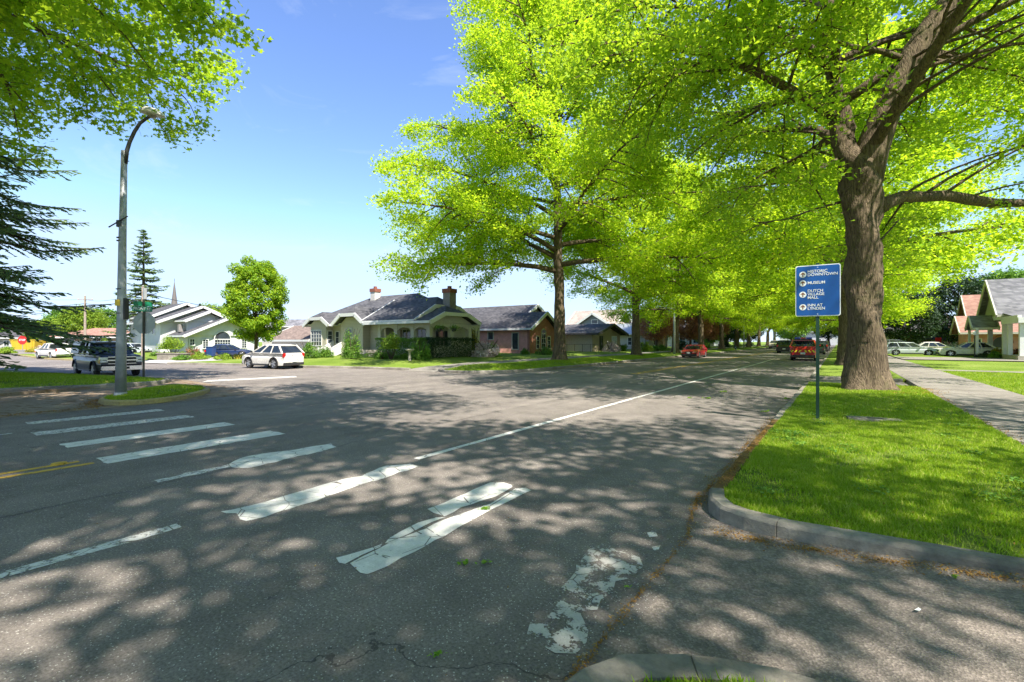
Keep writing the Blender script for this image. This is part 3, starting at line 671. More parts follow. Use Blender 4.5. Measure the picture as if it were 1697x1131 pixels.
# right strip (near verge) with the blue sign and the great tree
kA = [(9, 5.35), (2.3, 4.92), (1.1, 4.8), (.35, 4.72), (-.35, 4.69), (-.72, 4.75), (-.95, 4.88), (-1.1, 5.1), (-1.17, 5.4)]
kerb('kerb', kA, side=-1, seed=1, h=.16)
kerb('mossy_kerb', [(-1.17, 5.41), (-1.18, 6.2), (-1.17, 8), (-1.15, 11)], side=-1, seed=2, mat='kerb_moss')
kerb('kerb', [(-1.15, 11.01), (-1.12, 16), (-1.1, 21.2), (-.9, 21.7)], side=-1, seed=3)
lawn('lawn', [(2.33, 5.08), (1.1, 4.96), (.35, 4.88), (-.35, 4.85), (-.68, 4.9), (-.84, 5.0), (-.96, 5.2), (-1.01, 5.42), (-1.02, 8), (-.99, 11), (-.95, 16), (-.93, 21.6), (2.33, 21.6)], .135, .02, 1, .4)
sheet('driveway', [(-1.02, 21.5), (9, 21.5), (9, 25.6), (-1.02, 25.6)], .012, 'walk')
kerb('kerb', [(2.2, 25.5), (-.6, 25.5), (-.95, 25.8), (-1.1, 26.3), (-1.1, 34), (-1.1, 120), (-1.1, 400)], side=-1, seed=4)
lawn('lawn', [(2.33, 25.66), (-.5, 25.66), (-.8, 25.9), (-.93, 26.3), (-.93, 60), (-.93, 400), (2.33, 400)], .13, .03, 1, 1.5)
m = MB(); m.box(2.33, -40, -.05, 4.5, 400, .14); tag(m.build('sidewalk', 'walk'), kind='structure')
jm = MB()
for i in range(70): jm.box(2.34, 5.6 + i * 1.55, .1415, 4.49, 5.6 + i * 1.55 + .018, .1432)
tag(jm.build('sidewalk_joint', plain('joint', (.05, .045, .04), .9)), kind='structure')
lawn('lawn', [(4.5, 5.3), (60, 5.3), (60, 34.0), (4.5, 34.0)], .13, .06, 6, 1.5)
sheet('garden_path', [(4.5, 34.02), (40, 34.02), (40, 35.4), (4.5, 35.4)], .15, 'walk')
lawn('lawn', [(4.5, 35.42), (60, 35.42), (60, 52), (4.5, 52)], .13, .1, 5, 1.5)
sheet('driveway', [(4.5, 52.02), (40, 52.02), (40, 60.5), (4.5, 60.5)], .2, 'walk')
lawn('lawn', [(4.5, 60.6), (80, 60.6), (80, 400), (4.5, 400)], .2, .1, 5, 4)
# camera-side corner, grass nibs into the bottom of the frame
kB = [(-1.12, -30), (-1.13, 2.0), (-1.08, 2.3), (-.95, 2.52), (-.75, 2.69), (-.5, 2.82), (-.25, 2.9), (.1, 2.93), (.6, 2.94), (2.3, 2.95), (9, 2.95)]
kB = [(x, y * .945 if y > 1.9 else y) for x, y in kB]
kerb('kerb', kB, side=-1, seed=5, w=.22, h=.11)
lawn('lawn', [(-.91, -30), (-.91, 1.86), (-.88, 2.05), (-.79, 2.22), (-.63, 2.35), (-.43, 2.46), (-.22, 2.53), (.1, 2.56), (.6, 2.57), (2.33, 2.58), (2.33, -30)], .10, .015, 1, .4)
lawn('lawn', [(4.5, -30), (4.5, 2.9), (60, 2.9), (60, -30)], .13, .05, 3, 2)
# island with the lamp
isl = [(-15.95, 4.35), (-15.7, 4.75), (-15.72, 5.3), (-16.1, 6.0), (-16.9, 6.8), (-17.8, 7.35), (-18.9, 7.55), (-19.8, 7.3), (-20.0, 6.6), (-19.2, 5.6), (-18.0, 4.55), (-17.0, 4.15), (-16.4, 4.12)]
kerb('yellow_kerb', isl + [isl[0]], side=1, seed=6, mat='kerb_yellow', h=.13)
def shrink(poly, d):
    c = np.mean(poly, 0); return [tuple(c + (np.array(p) - c) * (1 - d / np.linalg.norm(np.array(p) - c))) for p in poly]
lawn('lawn', shrink(isl, .17), .12, .06, .8, .3)
# left lawn with the stop sign
kd = [(-15.85, -60), (-15.85, 1.2), (-16.2, 1.75), (-17.2, 1.9), (-21.5, 2.0)]
kerb('kerb', kd, side=1, seed=7)
lawn('lawn', [(-16.05, -60), (-16.05, 1.1), (-16.35, 1.55), (-17.3, 1.7), (-21.5, 1.8), (-21.5, -60)], .13, .2, 2, 1)
ke = [(-23.3, -60), (-23.3, 2.6), (-22.5, 5.2), (-22.2, 6.6), (-22.5, 7.6), (-23.6, 8.2), (-25.4, 7.9), (-30, 6.9), (-39, 5.3), (-61, 1.9), (-100, -.6)]
kerb('kerb', ke, side=1, seed=8)
lawn('lawn', [(-23.5, -60), (-23.5, 2.6), (-22.72, 5.2), (-22.42, 6.6), (-22.68, 7.45), (-23.65, 8.0), (-25.4, 7.7), (-30, 6.7), (-39, 5.1), (-61, 1.7), (-100, -.8), (-100, -60)], .13, .2, 3, 1.2)
m = MB(); m.prism([(-23.3, -60), (-21.5, -60), (-21.5, 2.2), (-22.15, 5.2), (-22.5, 5.2), (-23.3, 2.6)], -.05, .11); tag(m.build('sidewalk', 'walk_brown'), kind='structure')
# far left block: corner lawn of the craftsman house
kf = [(-14.4, 420), (-14.4, 60), (-14.4, 24), (-14.6, 22.0), (-15.2, 20.5), (-16.4, 19.35), (-17.8, 19.1), (-18.7, 19.5)]
kerb('kerb', kf, side=-1, seed=9, mat='kerb')
kg = [(-20.9, 19.35), (-24.7, 18.7), (-29, 17.35), (-34, 16.6), (-41.6, 14.2)]
kerb('mossy_kerb', kg, side=-1, seed=10, mat='kerb')
# one lawn, cut by the diagonal corner path
lawn('lawn', [(-14.57, 400), (-14.57, 24), (-14.77, 22.1), (-15.35, 20.6), (-16.5, 19.53), (-17.8, 19.28), (-18.5, 19.6), (-18.6, 20.6), (-18.2, 23.5), (-17.9, 28), (-17.9, 400)], .13, .24, 1.6, .8)
lawn('lawn', [(-19.5, 400), (-19.5, 28), (-20.2, 24), (-21.3, 20.6), (-21.3, 19.6), (-24.7, 18.9), (-29, 17.55), (-34, 16.8), (-41.6, 14.4), (-44, 30), (-44, 62), (-60, 100), (-60, 400)], .13, .27, 4, 1.6)
m = MB(); m.add([(-17.85, 400, .37), (-17.85, 28, .36), (-18.15, 23.5, .3), (-18.5, 20.9, .13), (-18.5, 19.0, .01), (-21.2, 18.9, .01), (-21.35, 20.9, .13), (-20.25, 24, .32), (-19.45, 28, .38), (-19.45, 400, .38)], [(0, 9, 8, 1), (1, 8, 7, 2), (2, 7, 6, 3), (3, 6, 5, 4)]); tag(m.build('sidewalk', 'walk'), kind='structure')
sheet('driveway', [(-41.7, 14.2), (-44.2, 30), (-44.2, 62), (-55, 50), (-57, 30), (-49, 13.2)], .05, plain('drive_pale', (.42, .39, .35), .9, var=.15, bump=.3))
kh = [(-49, 13.0), (-61, 11.3), (-82, 12.2), (-84, 14)]
kerb('kerb', kh, side=-1, seed=11, mat='kerb_yellow')
lawn('lawn', [(-49, 13.2), (-61, 11.5), (-81.8, 12.4), (-80, 60), (-56, 60), (-58, 30)], .12, .1, 2, 2)
sheet('driveway', [(-84, 13), (-140, 17), (-140, 120), (-100, 120), (-84, 30)], .02, 'walk')
# ---------------------------------------------------------------- road markings (raised a few mm, traced as worn paint)
def stripe(name, corners, mat, z=.006, jag=.012, seed=0, step=.12):
    rng = np.random.default_rng(seed); A = np.array(corners, float); out = []
    for i in range(len(A)):
        a, b = A[i], A[(i + 1) % len(A)]; L = np.linalg.norm(b - a); k = max(1, int(L / step)); nn = np.array([b[1] - a[1], a[0] - b[0]]) / (L + 1e-9)
        for j in range(k):
            out.append(a + (b - a) * j / k + (nn * rng.normal() * jag if j else 0))
    tri = tessellate_polygon([[Vector((p[0], p[1], 0)) for p in out]])
    me = bpy.data.meshes.new(name); me.from_pydata([(p[0], p[1], z) for p in out], [], [tuple(t) for t in tri]); me.materials.append(MATS[mat])
    bm = bmesh.new(); bm.from_mesh(me)
    for f in bm.faces:
        f.normal_update()
        if f.normal.z < 0: f.normal_flip()
    bm.to_mesh(me); bm.free()
    o = bpy.data.objects.new(name, me); COL.objects.link(o); return tag(o, kind='structure')
def rect(x0, y0, x1, y1): return [(x0, y0), (x1, y0), (x1, y1), (x0, y1)]
def gp(*p): return [tuple(G(u, v)[:2]) for u, v in p]
Z = .004
stripe('crosswalk_stripe', rect(-14.35, 2.3, -13.9, 4.7), 'paint_thin', Z, seed=1)
stripe('crosswalk_stripe', rect(-12.65, 2.1, -12.15, 4.7), 'paint_thin', Z, seed=2)
stripe('crosswalk_stripe', rect(-10.85, 2.15, -10.35, 4.75), 'paint_white', Z, seed=3, jag=.01)
stripe('crosswalk_stripe', rect(-9.1, 2.2, -8.55, 4.82), 'paint_white', Z, seed=4, jag=.01)
stripe('crosswalk_stripe', gp((380, 770), (400, 760), (440, 752), (475, 748), (550, 736), (558, 742), (520, 752), (470, 763), (410, 777), (385, 776)), 'paint_white', Z, .02, 5)
stripe('crosswalk_stripe', gp((255, 797), (330, 781), (378, 771), (382, 775), (330, 787), (262, 801)), 'paint_thin', Z, .02, 6)
stripe('crosswalk_stripe', gp((366, 849), (385, 846), (398, 843), (440, 833), (468, 824), (492, 817), (530, 806), (570, 795), (600, 790), (640, 773), (680, 770), (693, 774), (676, 781), (650, 789), (610, 801), (560, 818), (500, 838), (440, 858), (408, 865), (398, 862), (392, 852), (375, 852)), 'paint_white', Z, .028, 7)
stripe('crosswalk_stripe', gp((708, 845), (735, 835), (770, 820), (795, 808), (812, 801), (835, 801), (848, 805), (849, 808), (822, 824), (795, 832), (764, 842), (752, 850), (737, 857), (718, 851)), 'paint_white', Z, .006, 8)
stripe('crosswalk_stripe', gp((580, 935), (640, 904), (672, 890), (706, 877), (735, 863), (764, 853), (789, 844), (813, 836), (838, 820), (855, 810.5), (872, 810), (880, 814), (851, 828), (822, 842), (764, 873), (706, 906), (644, 939), (620, 949), (609, 953), (597, 951)), 'paint_white', Z, .006, 9)
stripe('crosswalk_stripe', gp((557, 926), (580, 920), (620, 908), (633, 903), (630, 908), (600, 921), (572, 936), (562, 934)), 'paint_white', Z, .008, 10)
stripe('crosswalk_stripe', gp((638, 902), (644, 894), (665, 881.5), (694, 867), (723, 859), (737, 858.5), (714.5, 867), (686, 881.5), (657, 897), (646, 902)), 'paint_white', Z, .004, 11)
stripe('crosswalk_stripe', gp((868, 1062), (880, 1030), (900, 1035), (925, 1000), (930, 975), (945, 960), (955, 935), (975, 912), (1000, 903), (1060, 925), (1066, 940), (1045, 960), (1020, 965), (1015, 985), (990, 1012), (960, 1015), (975, 1045), (955, 1085), (920, 1084), (895, 1070)), 'paint_worn', Z, .02, 12)
for s_, (a, b) in enumerate([((1072, 884), (1090, 890)), ((1080, 908), (1092, 912))]):
    stripe('crosswalk_stripe', gp(a, (a[0] + 14, a[1] - 2), b, (a[0] + 4, b[1] + 2)), 'paint_thin', Z, .01, 30 + s_)
stripe('lane_line', rect(-5.2, 4.9, -5.08, 52), 'paint_white', Z, .004, 13, .5)
stripe('lane_line', rect(-5.2, -30, -5.06, 1.85), 'paint_thin', Z, .008, 14, .3)
stripe('centre_line', rect(-9.1, -30, -8.99, 2.0), 'paint_yellow', Z, .004, 15, .5)
stripe('centre_line', rect(-8.83, -30, -8.71, 2.1), 'paint_yellow', Z, .004, 16, .5)
stripe('centre_line', rect(-9.1, 24, -8.99, 200), 'paint_yellow', Z, .004, 17, 1)
stripe('centre_line', rect(-8.83, 24, -8.71, 200), 'paint_yellow', Z, .004, 18, 1)
stripe('lane_line', rect(-12.9, -30, -12.8, 1.9), 'paint_thin', Z, .008, 19, .3)
stripe('lane_line', gp((335, 634), (345, 631), (490, 624), (492, 626)), 'paint_thin', Z, .004, 20, .5)
# raised yellow marker blobs by the crosswalk, manhole rings, utility lid
m = MB(); c_ = G(98, 770); m.lathe([(.09, 0), (.085, .018), (.05, .026), (0.001, .027)], (c_.x, c_.y, 0)); tag(rebase(m.build('road_marker', 'paint_yellow')), 'small yellow raised button on the double centre line', 'road marker')
def manhole(u, v, r, l):
    c = G(u, v); t = thing('manhole_cover', (c.x, c.y, 0), l, 'manhole cover', 'manhole covers in the road')
    a = MB(); a.lathe([(r, 0), (r, .006), (r - .035, .007), (r - .035, .0)], n=40); a.build('frame', 'kerb', t)
    a = MB(); a.lathe([(r - .05, .0), (r - .05, .005), (.001, .006)], n=40)
    a.build('lid', 'asphalt', t)
manhole(1150, 660, .62, 'round manhole cover nearer the blue sign post, beside scattered leaf sprigs'); manhole(1232, 622, .5, 'pale round manhole cover further away in the right lane')
c_ = at(1449, 1361 / 142, .15); t = thing('access_cover', (c_.x, c_.y, .15), 'grey concrete utility lid set in the grass right of the blue sign post', 'utility lid', rz=ANG * .25)
a = MB(); a.box(-.46, -.16, -.05, .46, .22, .022); a.build('lid', 'kerb', t, bevel=.012); a = MB(); a.box(-.12, -.03, .024, .14, .06, .03); a.build('hatch', 'dark_metal', t)
# ---------------------------------------------------------------- grass blades, debris, sprigs
def blades(name, poly, z0, rise, width, n, seed, h=(.03, .06), wd=.006, clip=None):
    rng = np.random.default_rng(seed); A = np.array(poly); lo, hi = A.min(0), A.max(0)
    if clip: lo = np.maximum(lo, clip[:2]); hi = np.minimum(hi, clip[2:])
    P = rng.uniform(lo, hi, (n, 2)); P = P[inside(P, poly)]
    bare = np.sin(P[:, 0] * 2.3 + 1.3 * np.sin(P[:, 1] * 1.1)) * np.sin(P[:, 1] * 1.7 + 1.1 * np.sin(P[:, 0] * 1.9 + 2)) + .35 * np.sin(P[:, 0] * 9 + P[:, 1] * 4) * np.sin(P[:, 1] * 11 - P[:, 0] * 5)
    P = P[rng.random(len(P)) > np.clip((bare - .25) * 1.6, 0, .88)]
    Zb = hgt(P, poly, z0, rise, width); n = len(P); a = rng.uniform(0, 6.283, n)
    clump = .55 + .45 * np.sin(P[:, 0] * 5.1 + 2 * np.sin(P[:, 1] * 3.3)) * np.sin(P[:, 1] * 4.3 + 1.7 * np.sin(P[:, 0] * 2.1)); clump = .75 + .5 * clump
    hh = rng.uniform(*h, n) * clump; b = np.stack([P[:, 0], P[:, 1], Zb - .004], 1)
    d = np.stack([np.cos(a), np.sin(a), np.zeros(n)], 1) * wd * rng.uniform(.7, 1.3, (n, 1)); l = rng.normal(size=(n, 3)) * .4; l[:, 2] = 1; tip = b + l * hh[:, None]
    V = np.stack([b - d, b + d, tip], 1).reshape(-1, 3); return tag(np_mesh(name, V, 3, 'blade'), kind='stuff')
L0 = LAWNS[0]; blades('grass', L0[0], L0[1], L0[2], L0[3], 190000, 1, clip=(-1.1, 4.8, 2.4, 12.5))
blades('grass', L0[0], L0[1], L0[2], L0[3], 60000, 2, (.04, .07), .011, clip=(-1.1, 12.5, 2.4, 21.6))
lw = LAWNS[5]; blades('grass', lw[0], lw[1], lw[2], lw[3], 40000, 3, clip=(-1.0, 1.6, 1.2, 2.75))
lw = LAWNS[2]; blades('grass', lw[0], lw[1], lw[2], lw[3], 90000, 4, (.04, .07), .012, clip=(4.5, 14, 16, 34))
lw = LAWNS[7]; blades('grass', lw[0], lw[1], lw[2], lw[3], 22000, 5, (.04, .08), .012)
lw = LAWNS[9]; blades('grass', lw[0], lw[1], lw[2], lw[3], 60000, 6, (.04, .08), .014, clip=(-32, -3, -22, 8.2))
lw = LAWNS[10]; blades('grass', lw[0], lw[1], lw[2], lw[3], 60000, 7, (.05, .09), .018, clip=(-18.5, 19, -14, 50))
def litter(name, pts, n, spread, seed, mat='debris', size=(.006, .03), z=.012, aspect=.6):
    rng = np.random.default_rng(seed); A = np.array(pts, float); k = rng.integers(0, len(A) - 1, n); t = rng.random(n)
    P = A[k] + (A[k + 1] - A[k]) * t[:, None]
    cl = .5 + .5 * np.sin(t * 9 + k * 3.1); P = P + rng.normal(size=(n, 2)) * spread * (.3 + cl)[:, None]
    zz = np.full((n, 1), z) if z != 'path' else np.array([[path_z(x)] for x in P[:, 0]]) + .004
    P3 = np.concatenate([P, zz + rng.random((n, 1)) * .012], 1); N = unit(rng.normal(size=(n, 3)) * .4 + np.array([0, 0, 1.0]))
    V, k2 = cards(P3, N, rng.uniform(*size, n), rng, KITE, aspect); return tag(np_mesh(name, V, k2, mat), kind='stuff')
litter('leaf_litter', [(-1.14, 1.9), (-1.13, 2.4), (-1.12, 3.2), (-1.1, 4.3), (-1.22, 4.95), (-1.3, 5.6)], 1700, .022, 1)
litter('leaf_litter', [(-1.25, 5.2), (-1.27, 6.5), (-1.27, 9), (-1.25, 12)], 2300, .05, 2)
litter('leaf_litter', [(-1.07, 5.6), (-1.08, 7.3), (-1.07, 9.5)], 1900, .045, 8, z=.155)
litter('leaf_litter', [(-.9, 4.6), (-.3, 4.55), (.4, 4.6), (1.2, 4.68), (2.6, 4.8)], 2800, .07, 3, z='path')
litter('leaf_litter', [(-16, 2.0), (-16, 3.9), (-17, 4.0), (-18.5, 4.6)], 1500, .15, 4, size=(.02, .06))
litter('leaf_litter', [(-6, 1.5), (-1.4, 2.5), (-3, 5), (-8, 3)], 50, .8, 5, size=(.01, .03))
def sprig(u, v, s, seed, label, z=.01, lob=True):
    rng = np.random.default_rng(seed); c = G(u, v); n = 16; P = np.stack([rng.normal(size=n) * s * .6, rng.normal(size=n) * s * .3, rng.random(n) * s * .35 + z + .004], 1)
    N = unit(rng.normal(size=(n, 3)) * .35 + np.array([0, 0, 1.0])); V, k = cards(P, N, rng.uniform(.6, 1.1, n) * s * .9, rng, LOBED); V = V @ np.array(Matrix.Rotation(-ANG, 3, 'Z'))
    o = np_mesh('leaf_sprig', V, k, 'sprig'); o.location = (c.x, c.y, path_z(c.x) if c.x > -1 and c.y < 5 else 0); tag(o, label, 'leaf sprig', 'green leaf sprigs dropped on the road')
for i, (u, v, s_, l) in enumerate([(806, 846, .055, 'green leaf sprig lying on the split white crosswalk stripe'), (769, 937, .05, 'left of two neighbouring leaf sprigs on open asphalt in the foreground'), (803, 937, .045, 'right of two neighbouring leaf sprigs on open asphalt in the foreground'),
    (727, 1091, .035, 'single pale lobed leaf near the bottom edge of the road'), (1040, 976, .02, 'tiny green leaf beside the worn paint patch'), (1268, 684, .09, 'leaf sprig on the road close to the right kerb, nearest the sign'), (1172, 662, .09, 'leaf sprig beside the nearer manhole cover'),
    (1143, 661, .08, 'leaf sprig lying on the nearer manhole cover'), (1200, 651, .1, 'leaf sprig in the right lane beyond the nearer manhole cover'), (1303, 662, .09, 'leaf sprig next to the right kerb across from the great trunk'), (1582, 977, .03, 'green leaf at the foot of the curved kerb on the paved path')]):
    sprig(u, v, s_, i, l)
t = tag(stripe('paper_scrap', gp((1515, 1034), (1522, 1030), (1527, 1033), (1524, 1036)), plain('paper', (.75, .75, .75), .8).name and 'white', .085, .002, 40, .05), 'tiny white paper scrap on the concrete path in the foreground', 'litter'); del t['kind']

litter('leaf_litter', [(2.33, 5.2), (2.36, 9), (2.4, 14), (2.45, 21)], 1500, .07, 11, size=(.015, .04), z=.15)
litter('leaf_litter', [(-.8, 5.2), (2.2, 6.5), (-.6, 9), (2.2, 12), (.2, 18)], 260, .8, 12, size=(.015, .04), z=.18)
litter('leaf_litter', [(-14.5, 24), (-14.3, 34), (-14.3, 50)], 2200, .1, 13, size=(.03, .07), z=.01)
litter('leaf_litter', [(.65, 18), (2.2, 18.6), (2.3, 20.5), (.2, 20.6)], 900, .3, 14, size=(.02, .05), z=.19)

rng = np.random.default_rng(77); n = 1500; cc = rng.uniform((-.9, 5.2), (2.2, 14), (26, 2)); k = rng.integers(0, 26, n); P = cc[k] + rng.normal(size=(n, 2)) * .09; P = P[inside(P, LAWNS[0][0])]; n = len(P)
P3 = np.concatenate([P, np.full((n, 1), .185) + rng.random((n, 1)) * .03], 1); V, k2 = cards(P3, unit(rng.normal(size=(n, 3)) * .4 + np.array([0, 0, 1.0])), rng.uniform(.02, .05, n), rng, KITE, 1.5); tag(np_mesh('lawn_weeds', V, k2, 'leaf_hedge'), kind='stuff')

def crack(pts, w, seed, name='tar_seam'):
    rng = np.random.default_rng(seed); A = [np.array(p, float) for p in pts]; C = []
    for a, b in zip(A[:-1], A[1:]):
        k = max(2, int(np.linalg.norm(b - a) / .25)); C += [a + (b - a) * j / k + rng.normal(size=2) * .03 for j in range(k)]
    C.append(A[-1]); L_, R_ = [], []
    for i, p in enumerate(C):
        d = C[min(i + 1, len(C) - 1)] - C[max(i - 1, 0)]; d /= np.linalg.norm(d) + 1e-9; ww = w * rng.uniform(.3, 1.3); nn = np.array([-d[1], d[0]]) * ww / 2; L_.append(p + nn); R_.append(p - nn)
    n = len(C); me = bpy.data.meshes.new(name); me.from_pydata([(p[0], p[1], .0022) for p in L_] + [(p[0], p[1], .0022) for p in R_], [], [(i, n + i, n + i + 1, i + 1) for i in range(n - 1)]); me.materials.append(MATS['seam'])
    o = bpy.data.objects.new(name, me); COL.objects.link(o); tag(o, kind='structure')
plain('seam', (.03, .027, .025), .6)
crack([(-16.5, 12.6), (-22, 12.1), (-30, 11.2), (-42, 9.0), (-60, 6.5)], .05, 1); crack([(-16.2, 7.9), (-20, 9.2), (-24, 9.4), (-32, 10)], .03, 2)
crack([(-1.4, 13), (-3.0, 13.4), (-5, 13.1), (-8, 13.6), (-12.5, 13.2)], .022, 3); crack([(-6.9, -4), (-6.8, 2), (-6.95, 9), (-6.8, 20), (-6.9, 60)], .018, 4)
crack([(-12.2, -3), (-12.3, 6), (-12.1, 16), (-12.2, 60)], .02, 6); crack([(-1.35, 27), (-4, 27.4), (-8, 27), (-14, 27.5)], .035, 7)
# ---------------------------------------------------------------- vehicles
def wheel(par, x, y, r, wdt, s, chrome='rim', spokes=5):
    t = bpy.data.objects.new('wheel', None); COL.objects.link(t); t.parent = par; t.location = (x, y, r); t.empty_display_size = .1
    a = MB(); h = wdt / 2
    a.lathe([(r * .6, -h), (r * .93, -h), (r, -h * .7), (r, h * .7), (r * .93, h), (r * .6, h)], axis='y', n=28); a.build('tyre', 'rubber', t, smooth=False)
    a = MB(); o = s * h
    a.lathe([(r * .62, o * .98), (r * .66, o * 1.04), (r * .58, o * .8), (.01, o * .72)], axis='y', n=24)
    for k in range(spokes):
        th = 2 * math.pi * k / spokes; p = Vector((math.cos(th) * r * .6, o * .98, math.sin(th) * r * .6)); a.beam((0, o * .92, 0), p, .05, .09 * r / .35)
    a.lathe([(.06, o * .8), (.055, o * 1.08), (.001, o * 1.1)], axis='y', n=12)
    a.build('rim', chrome, t)
def fl(v): return v
def vehicle(name, loc, rz, label, group, cat, col, L, W, H, belt, prof, cab, wb=(0, 0), wr=.34, clear=.22, scale=1.0, rim='rim', face=None, spokes=5, lights=True, plastic=False, rear=None, nowin=False, cabcol=None):
    """x forward.  prof: upper outline of the body [(x,z)...] front to rear; cab: (rear base x, rear roof x, front roof x, windshield base x)"""
    t = thing(name, loc, label, cat, group, rz, scale); xf, xr = wb
    def archpts(xc, r): return [(xc + r * math.cos(R(a)), wr + r * math.sin(R(a))) for a in range(-10, 191, 20)]
    lo = [(-L / 2 + .06, clear + .12), (-L / 2 + .12, clear)]
    ar = wr + .06
    def arch(xc): return [(x, max(z, clear)) for x, z in [(xc + ar * math.cos(R(a)), wr + ar * math.sin(R(a))) for a in range(200, -21, -20)]]
    lower = [(-L / 2 + .02, clear + .15), (-L / 2 + .15, clear)] + arch(xr) + arch(xf) + [(L / 2 - .18, clear), (L / 2 - .02, clear + .15)]
    out = lower + prof  # prof front -> rear
    B = MB(); cx0 = sum(p[0] for p in out) / len(out)
    def yw(x, z, w):
        k = abs(x) / (L / 2); tz = .965 + .035 * math.sin(min(1, max(0, (z - clear) / (belt - clear))) * math.pi)
        return w * (1 - .13 * max(0, k - .55) ** 2 / .2025) * tz
    lay = [(-W / 2, .035), (-W / 2 + .07, 0), (W / 2 - .07, 0), (W / 2, .035)]; n = len(out); v = []; cz_ = (clear + belt) / 2
    for y, ins in lay:
        for (x, z) in out:
            xx = x - math.copysign(ins, x) * (1 if abs(x) > L / 2 - .3 else 0); zz = z - (ins if z > belt - .25 else 0)
            v.append((xx, math.copysign(yw(x, z, abs(y)), y), zz))
    f = []
    for j in range(3):
        for i in range(n): f.append((j * n + i, j * n + (i + 1) % n, (j + 1) * n + (i + 1) % n, (j + 1) * n + i))
    tri = tessellate_polygon([[Vector((p[0], p[1], 0)) for p in out]])
    f += [tuple(q) for q in tri] + [tuple(3 * n + i for i in q)[::-1] for q in tri]
    B.add(v, f); body = B.build('body', col, t)
    # greenhouse
    rb, rr, fr, fb = cab; w0 = W / 2 - .05; w1 = W / 2 - .25; zt = H - .05
    g = MB(); z0 = belt - .05
    vs = [(rb, -w0, z0), (fb, -w0, z0), (fb, w0, z0), (rb, w0, z0), (rr, -w1, zt), (fr, -w1, zt), (fr, w1, zt), (rr, w1, zt)]
    g.add(vs, [(0, 3, 2, 1), (4, 5, 6, 7), (0, 1, 5, 4), (1, 2, 6, 5), (2, 3, 7, 6), (3, 0, 4, 7)]); g.build('window', 'car_glass', t)
    cc = cabcol or col
    g = MB(); e = .03
    ns_ = 9; va = []
    for i_ in range(ns_):
        s_ = i_ / (ns_ - 1); xx = rr - e - .05 + (fr - rr + 2 * e + .12) * s_; zr_ = zt + .055 * math.sin(math.pi * min(1, max(0, s_ * .86 + .1))) - .02; ww = (w1 + e) * (1 - .10 * abs(2 * s_ - 1) ** 3)
        va += [(xx, -ww, zr_ - .03), (xx, -ww * .96, zr_ + .012), (xx, -ww * .7, zr_ + .042), (xx, 0, zr_ + .055), (xx, ww * .7, zr_ + .042), (xx, ww * .96, zr_ + .012), (xx, ww, zr_ - .03), (xx, 0, zr_ - .04)]
    g.add(va, [(i_ * 8 + k_, i_ * 8 + (k_ + 1) % 8, (i_ + 1) * 8 + (k_ + 1) % 8, (i_ + 1) * 8 + k_) for i_ in range(ns_ - 1) for k_ in range(8)] + [tuple(range(8)), tuple(range((ns_ - 1) * 8, ns_ * 8))]); g.build('roof', cc, t, smooth=False)
    g = MB()
    for s in (-1, 1):
        g.beam((rb, s * w0, z0), (rr, s * w1, zt), .09, .12); g.beam((fb, s * w0, z0), (fr, s * w1, zt), .06, .07)
        nb = 3 if (fb - rb) > 2.3 else 2
        for k in range(1, nb):
            tt = k / nb; xb = rb + (fb - rb) * (tt + .02); xt = rr + (fr - rr) * tt; g.beam((xb, s * w0 + s * .004, z0), (xt, s * w1 + s * .006, zt), .05, .09)
        g.beam((rb, s * (w0 + .008), belt + .005), (fb, s * (w0 + .008), belt + .005), .045, .05)
    g.build('pillars', cc, t)
    for xc in (xf, xr):
        for s in (-1, 1):
            wheel(t, xc, s * (W / 2 - .14), wr, .22, s, rim, spokes)
    # dark wheel wells and underbody
    g = MB(); g.box(-L / 2 + .3, -W / 2 + .26, clear - .03, L / 2 - .3, W / 2 - .26, belt - .3); g.build('chassis', 'black_plastic', t)
    zl = belt - .2
    for s in (-1, 1):
        g = MB(); g.box(-.1, -.05, 0, .1, .05, .14); o = g.build('mirror', cc if not plastic else 'black_plastic', t, bevel=.02); o.location = (fb - .35, s * (W / 2 + .1), belt + .02)
        g = MB(); g.beam((fb - .3, s * (W / 2 - .06), belt), (fb - .35, s * (W / 2 + .08), belt + .06), .03, .04); g.build('mirror_arm', 'black_plastic', t)
        hy = (W / 2 - .3)
        if face != 'truck':
            g = MB(); g.box(L / 2 - .3, -.2, zl - .2, L / 2 + .004, .17, zl - .04); o = g.build('headlight', 'lens', t, bevel=.02); o.location = (-.04, s * (hy - .02), 0)
        g = MB(); g.box(-L / 2 - .012, -.1 if not rear else -.09, belt - .3, -L / 2 + .16, .1, belt - .06 if not rear else belt + .02); o = g.build('taillight', 'lens_red', t, bevel=.015); o.location = (.02, s * (W / 2 - .19), 0)
        for xx in ((fb + rb) / 2 + .35, (fb + rb) / 2 - .55):
            g = MB(); g.box(xx, s * (W / 2 + .002) - .012, belt - .14, xx + .16, s * (W / 2 + .002) + .012, belt - .11); g.build('door_handle', 'chrome' if face == 'truck' else col, t)
    for sx in (-1, 1):
        g = MB(); g.box(sx * (L / 2 - .1) - .1, -W / 2 + .13, clear + .02, sx * (L / 2 - .1) + .12, W / 2 - .13, clear + .24); g.build('bumper', 'black_plastic' if face != 'truck' else 'chrome', t, bevel=.03)
        g = MB(); x = sx * (L / 2 + .03); g.box(min(x, x + sx * .012), -.17, clear + .26, max(x, x + sx * .012), .17, clear + .42)
        if not (sx == 1 and face == 'none'): g.build('license_plate', 'plate', t)
    if face != 'truck':
        g = MB(); g.box(L / 2 - .06, -.38, belt - .42, L / 2 + .006, .38, belt - .22); g.build('grille', 'black_plastic', t)
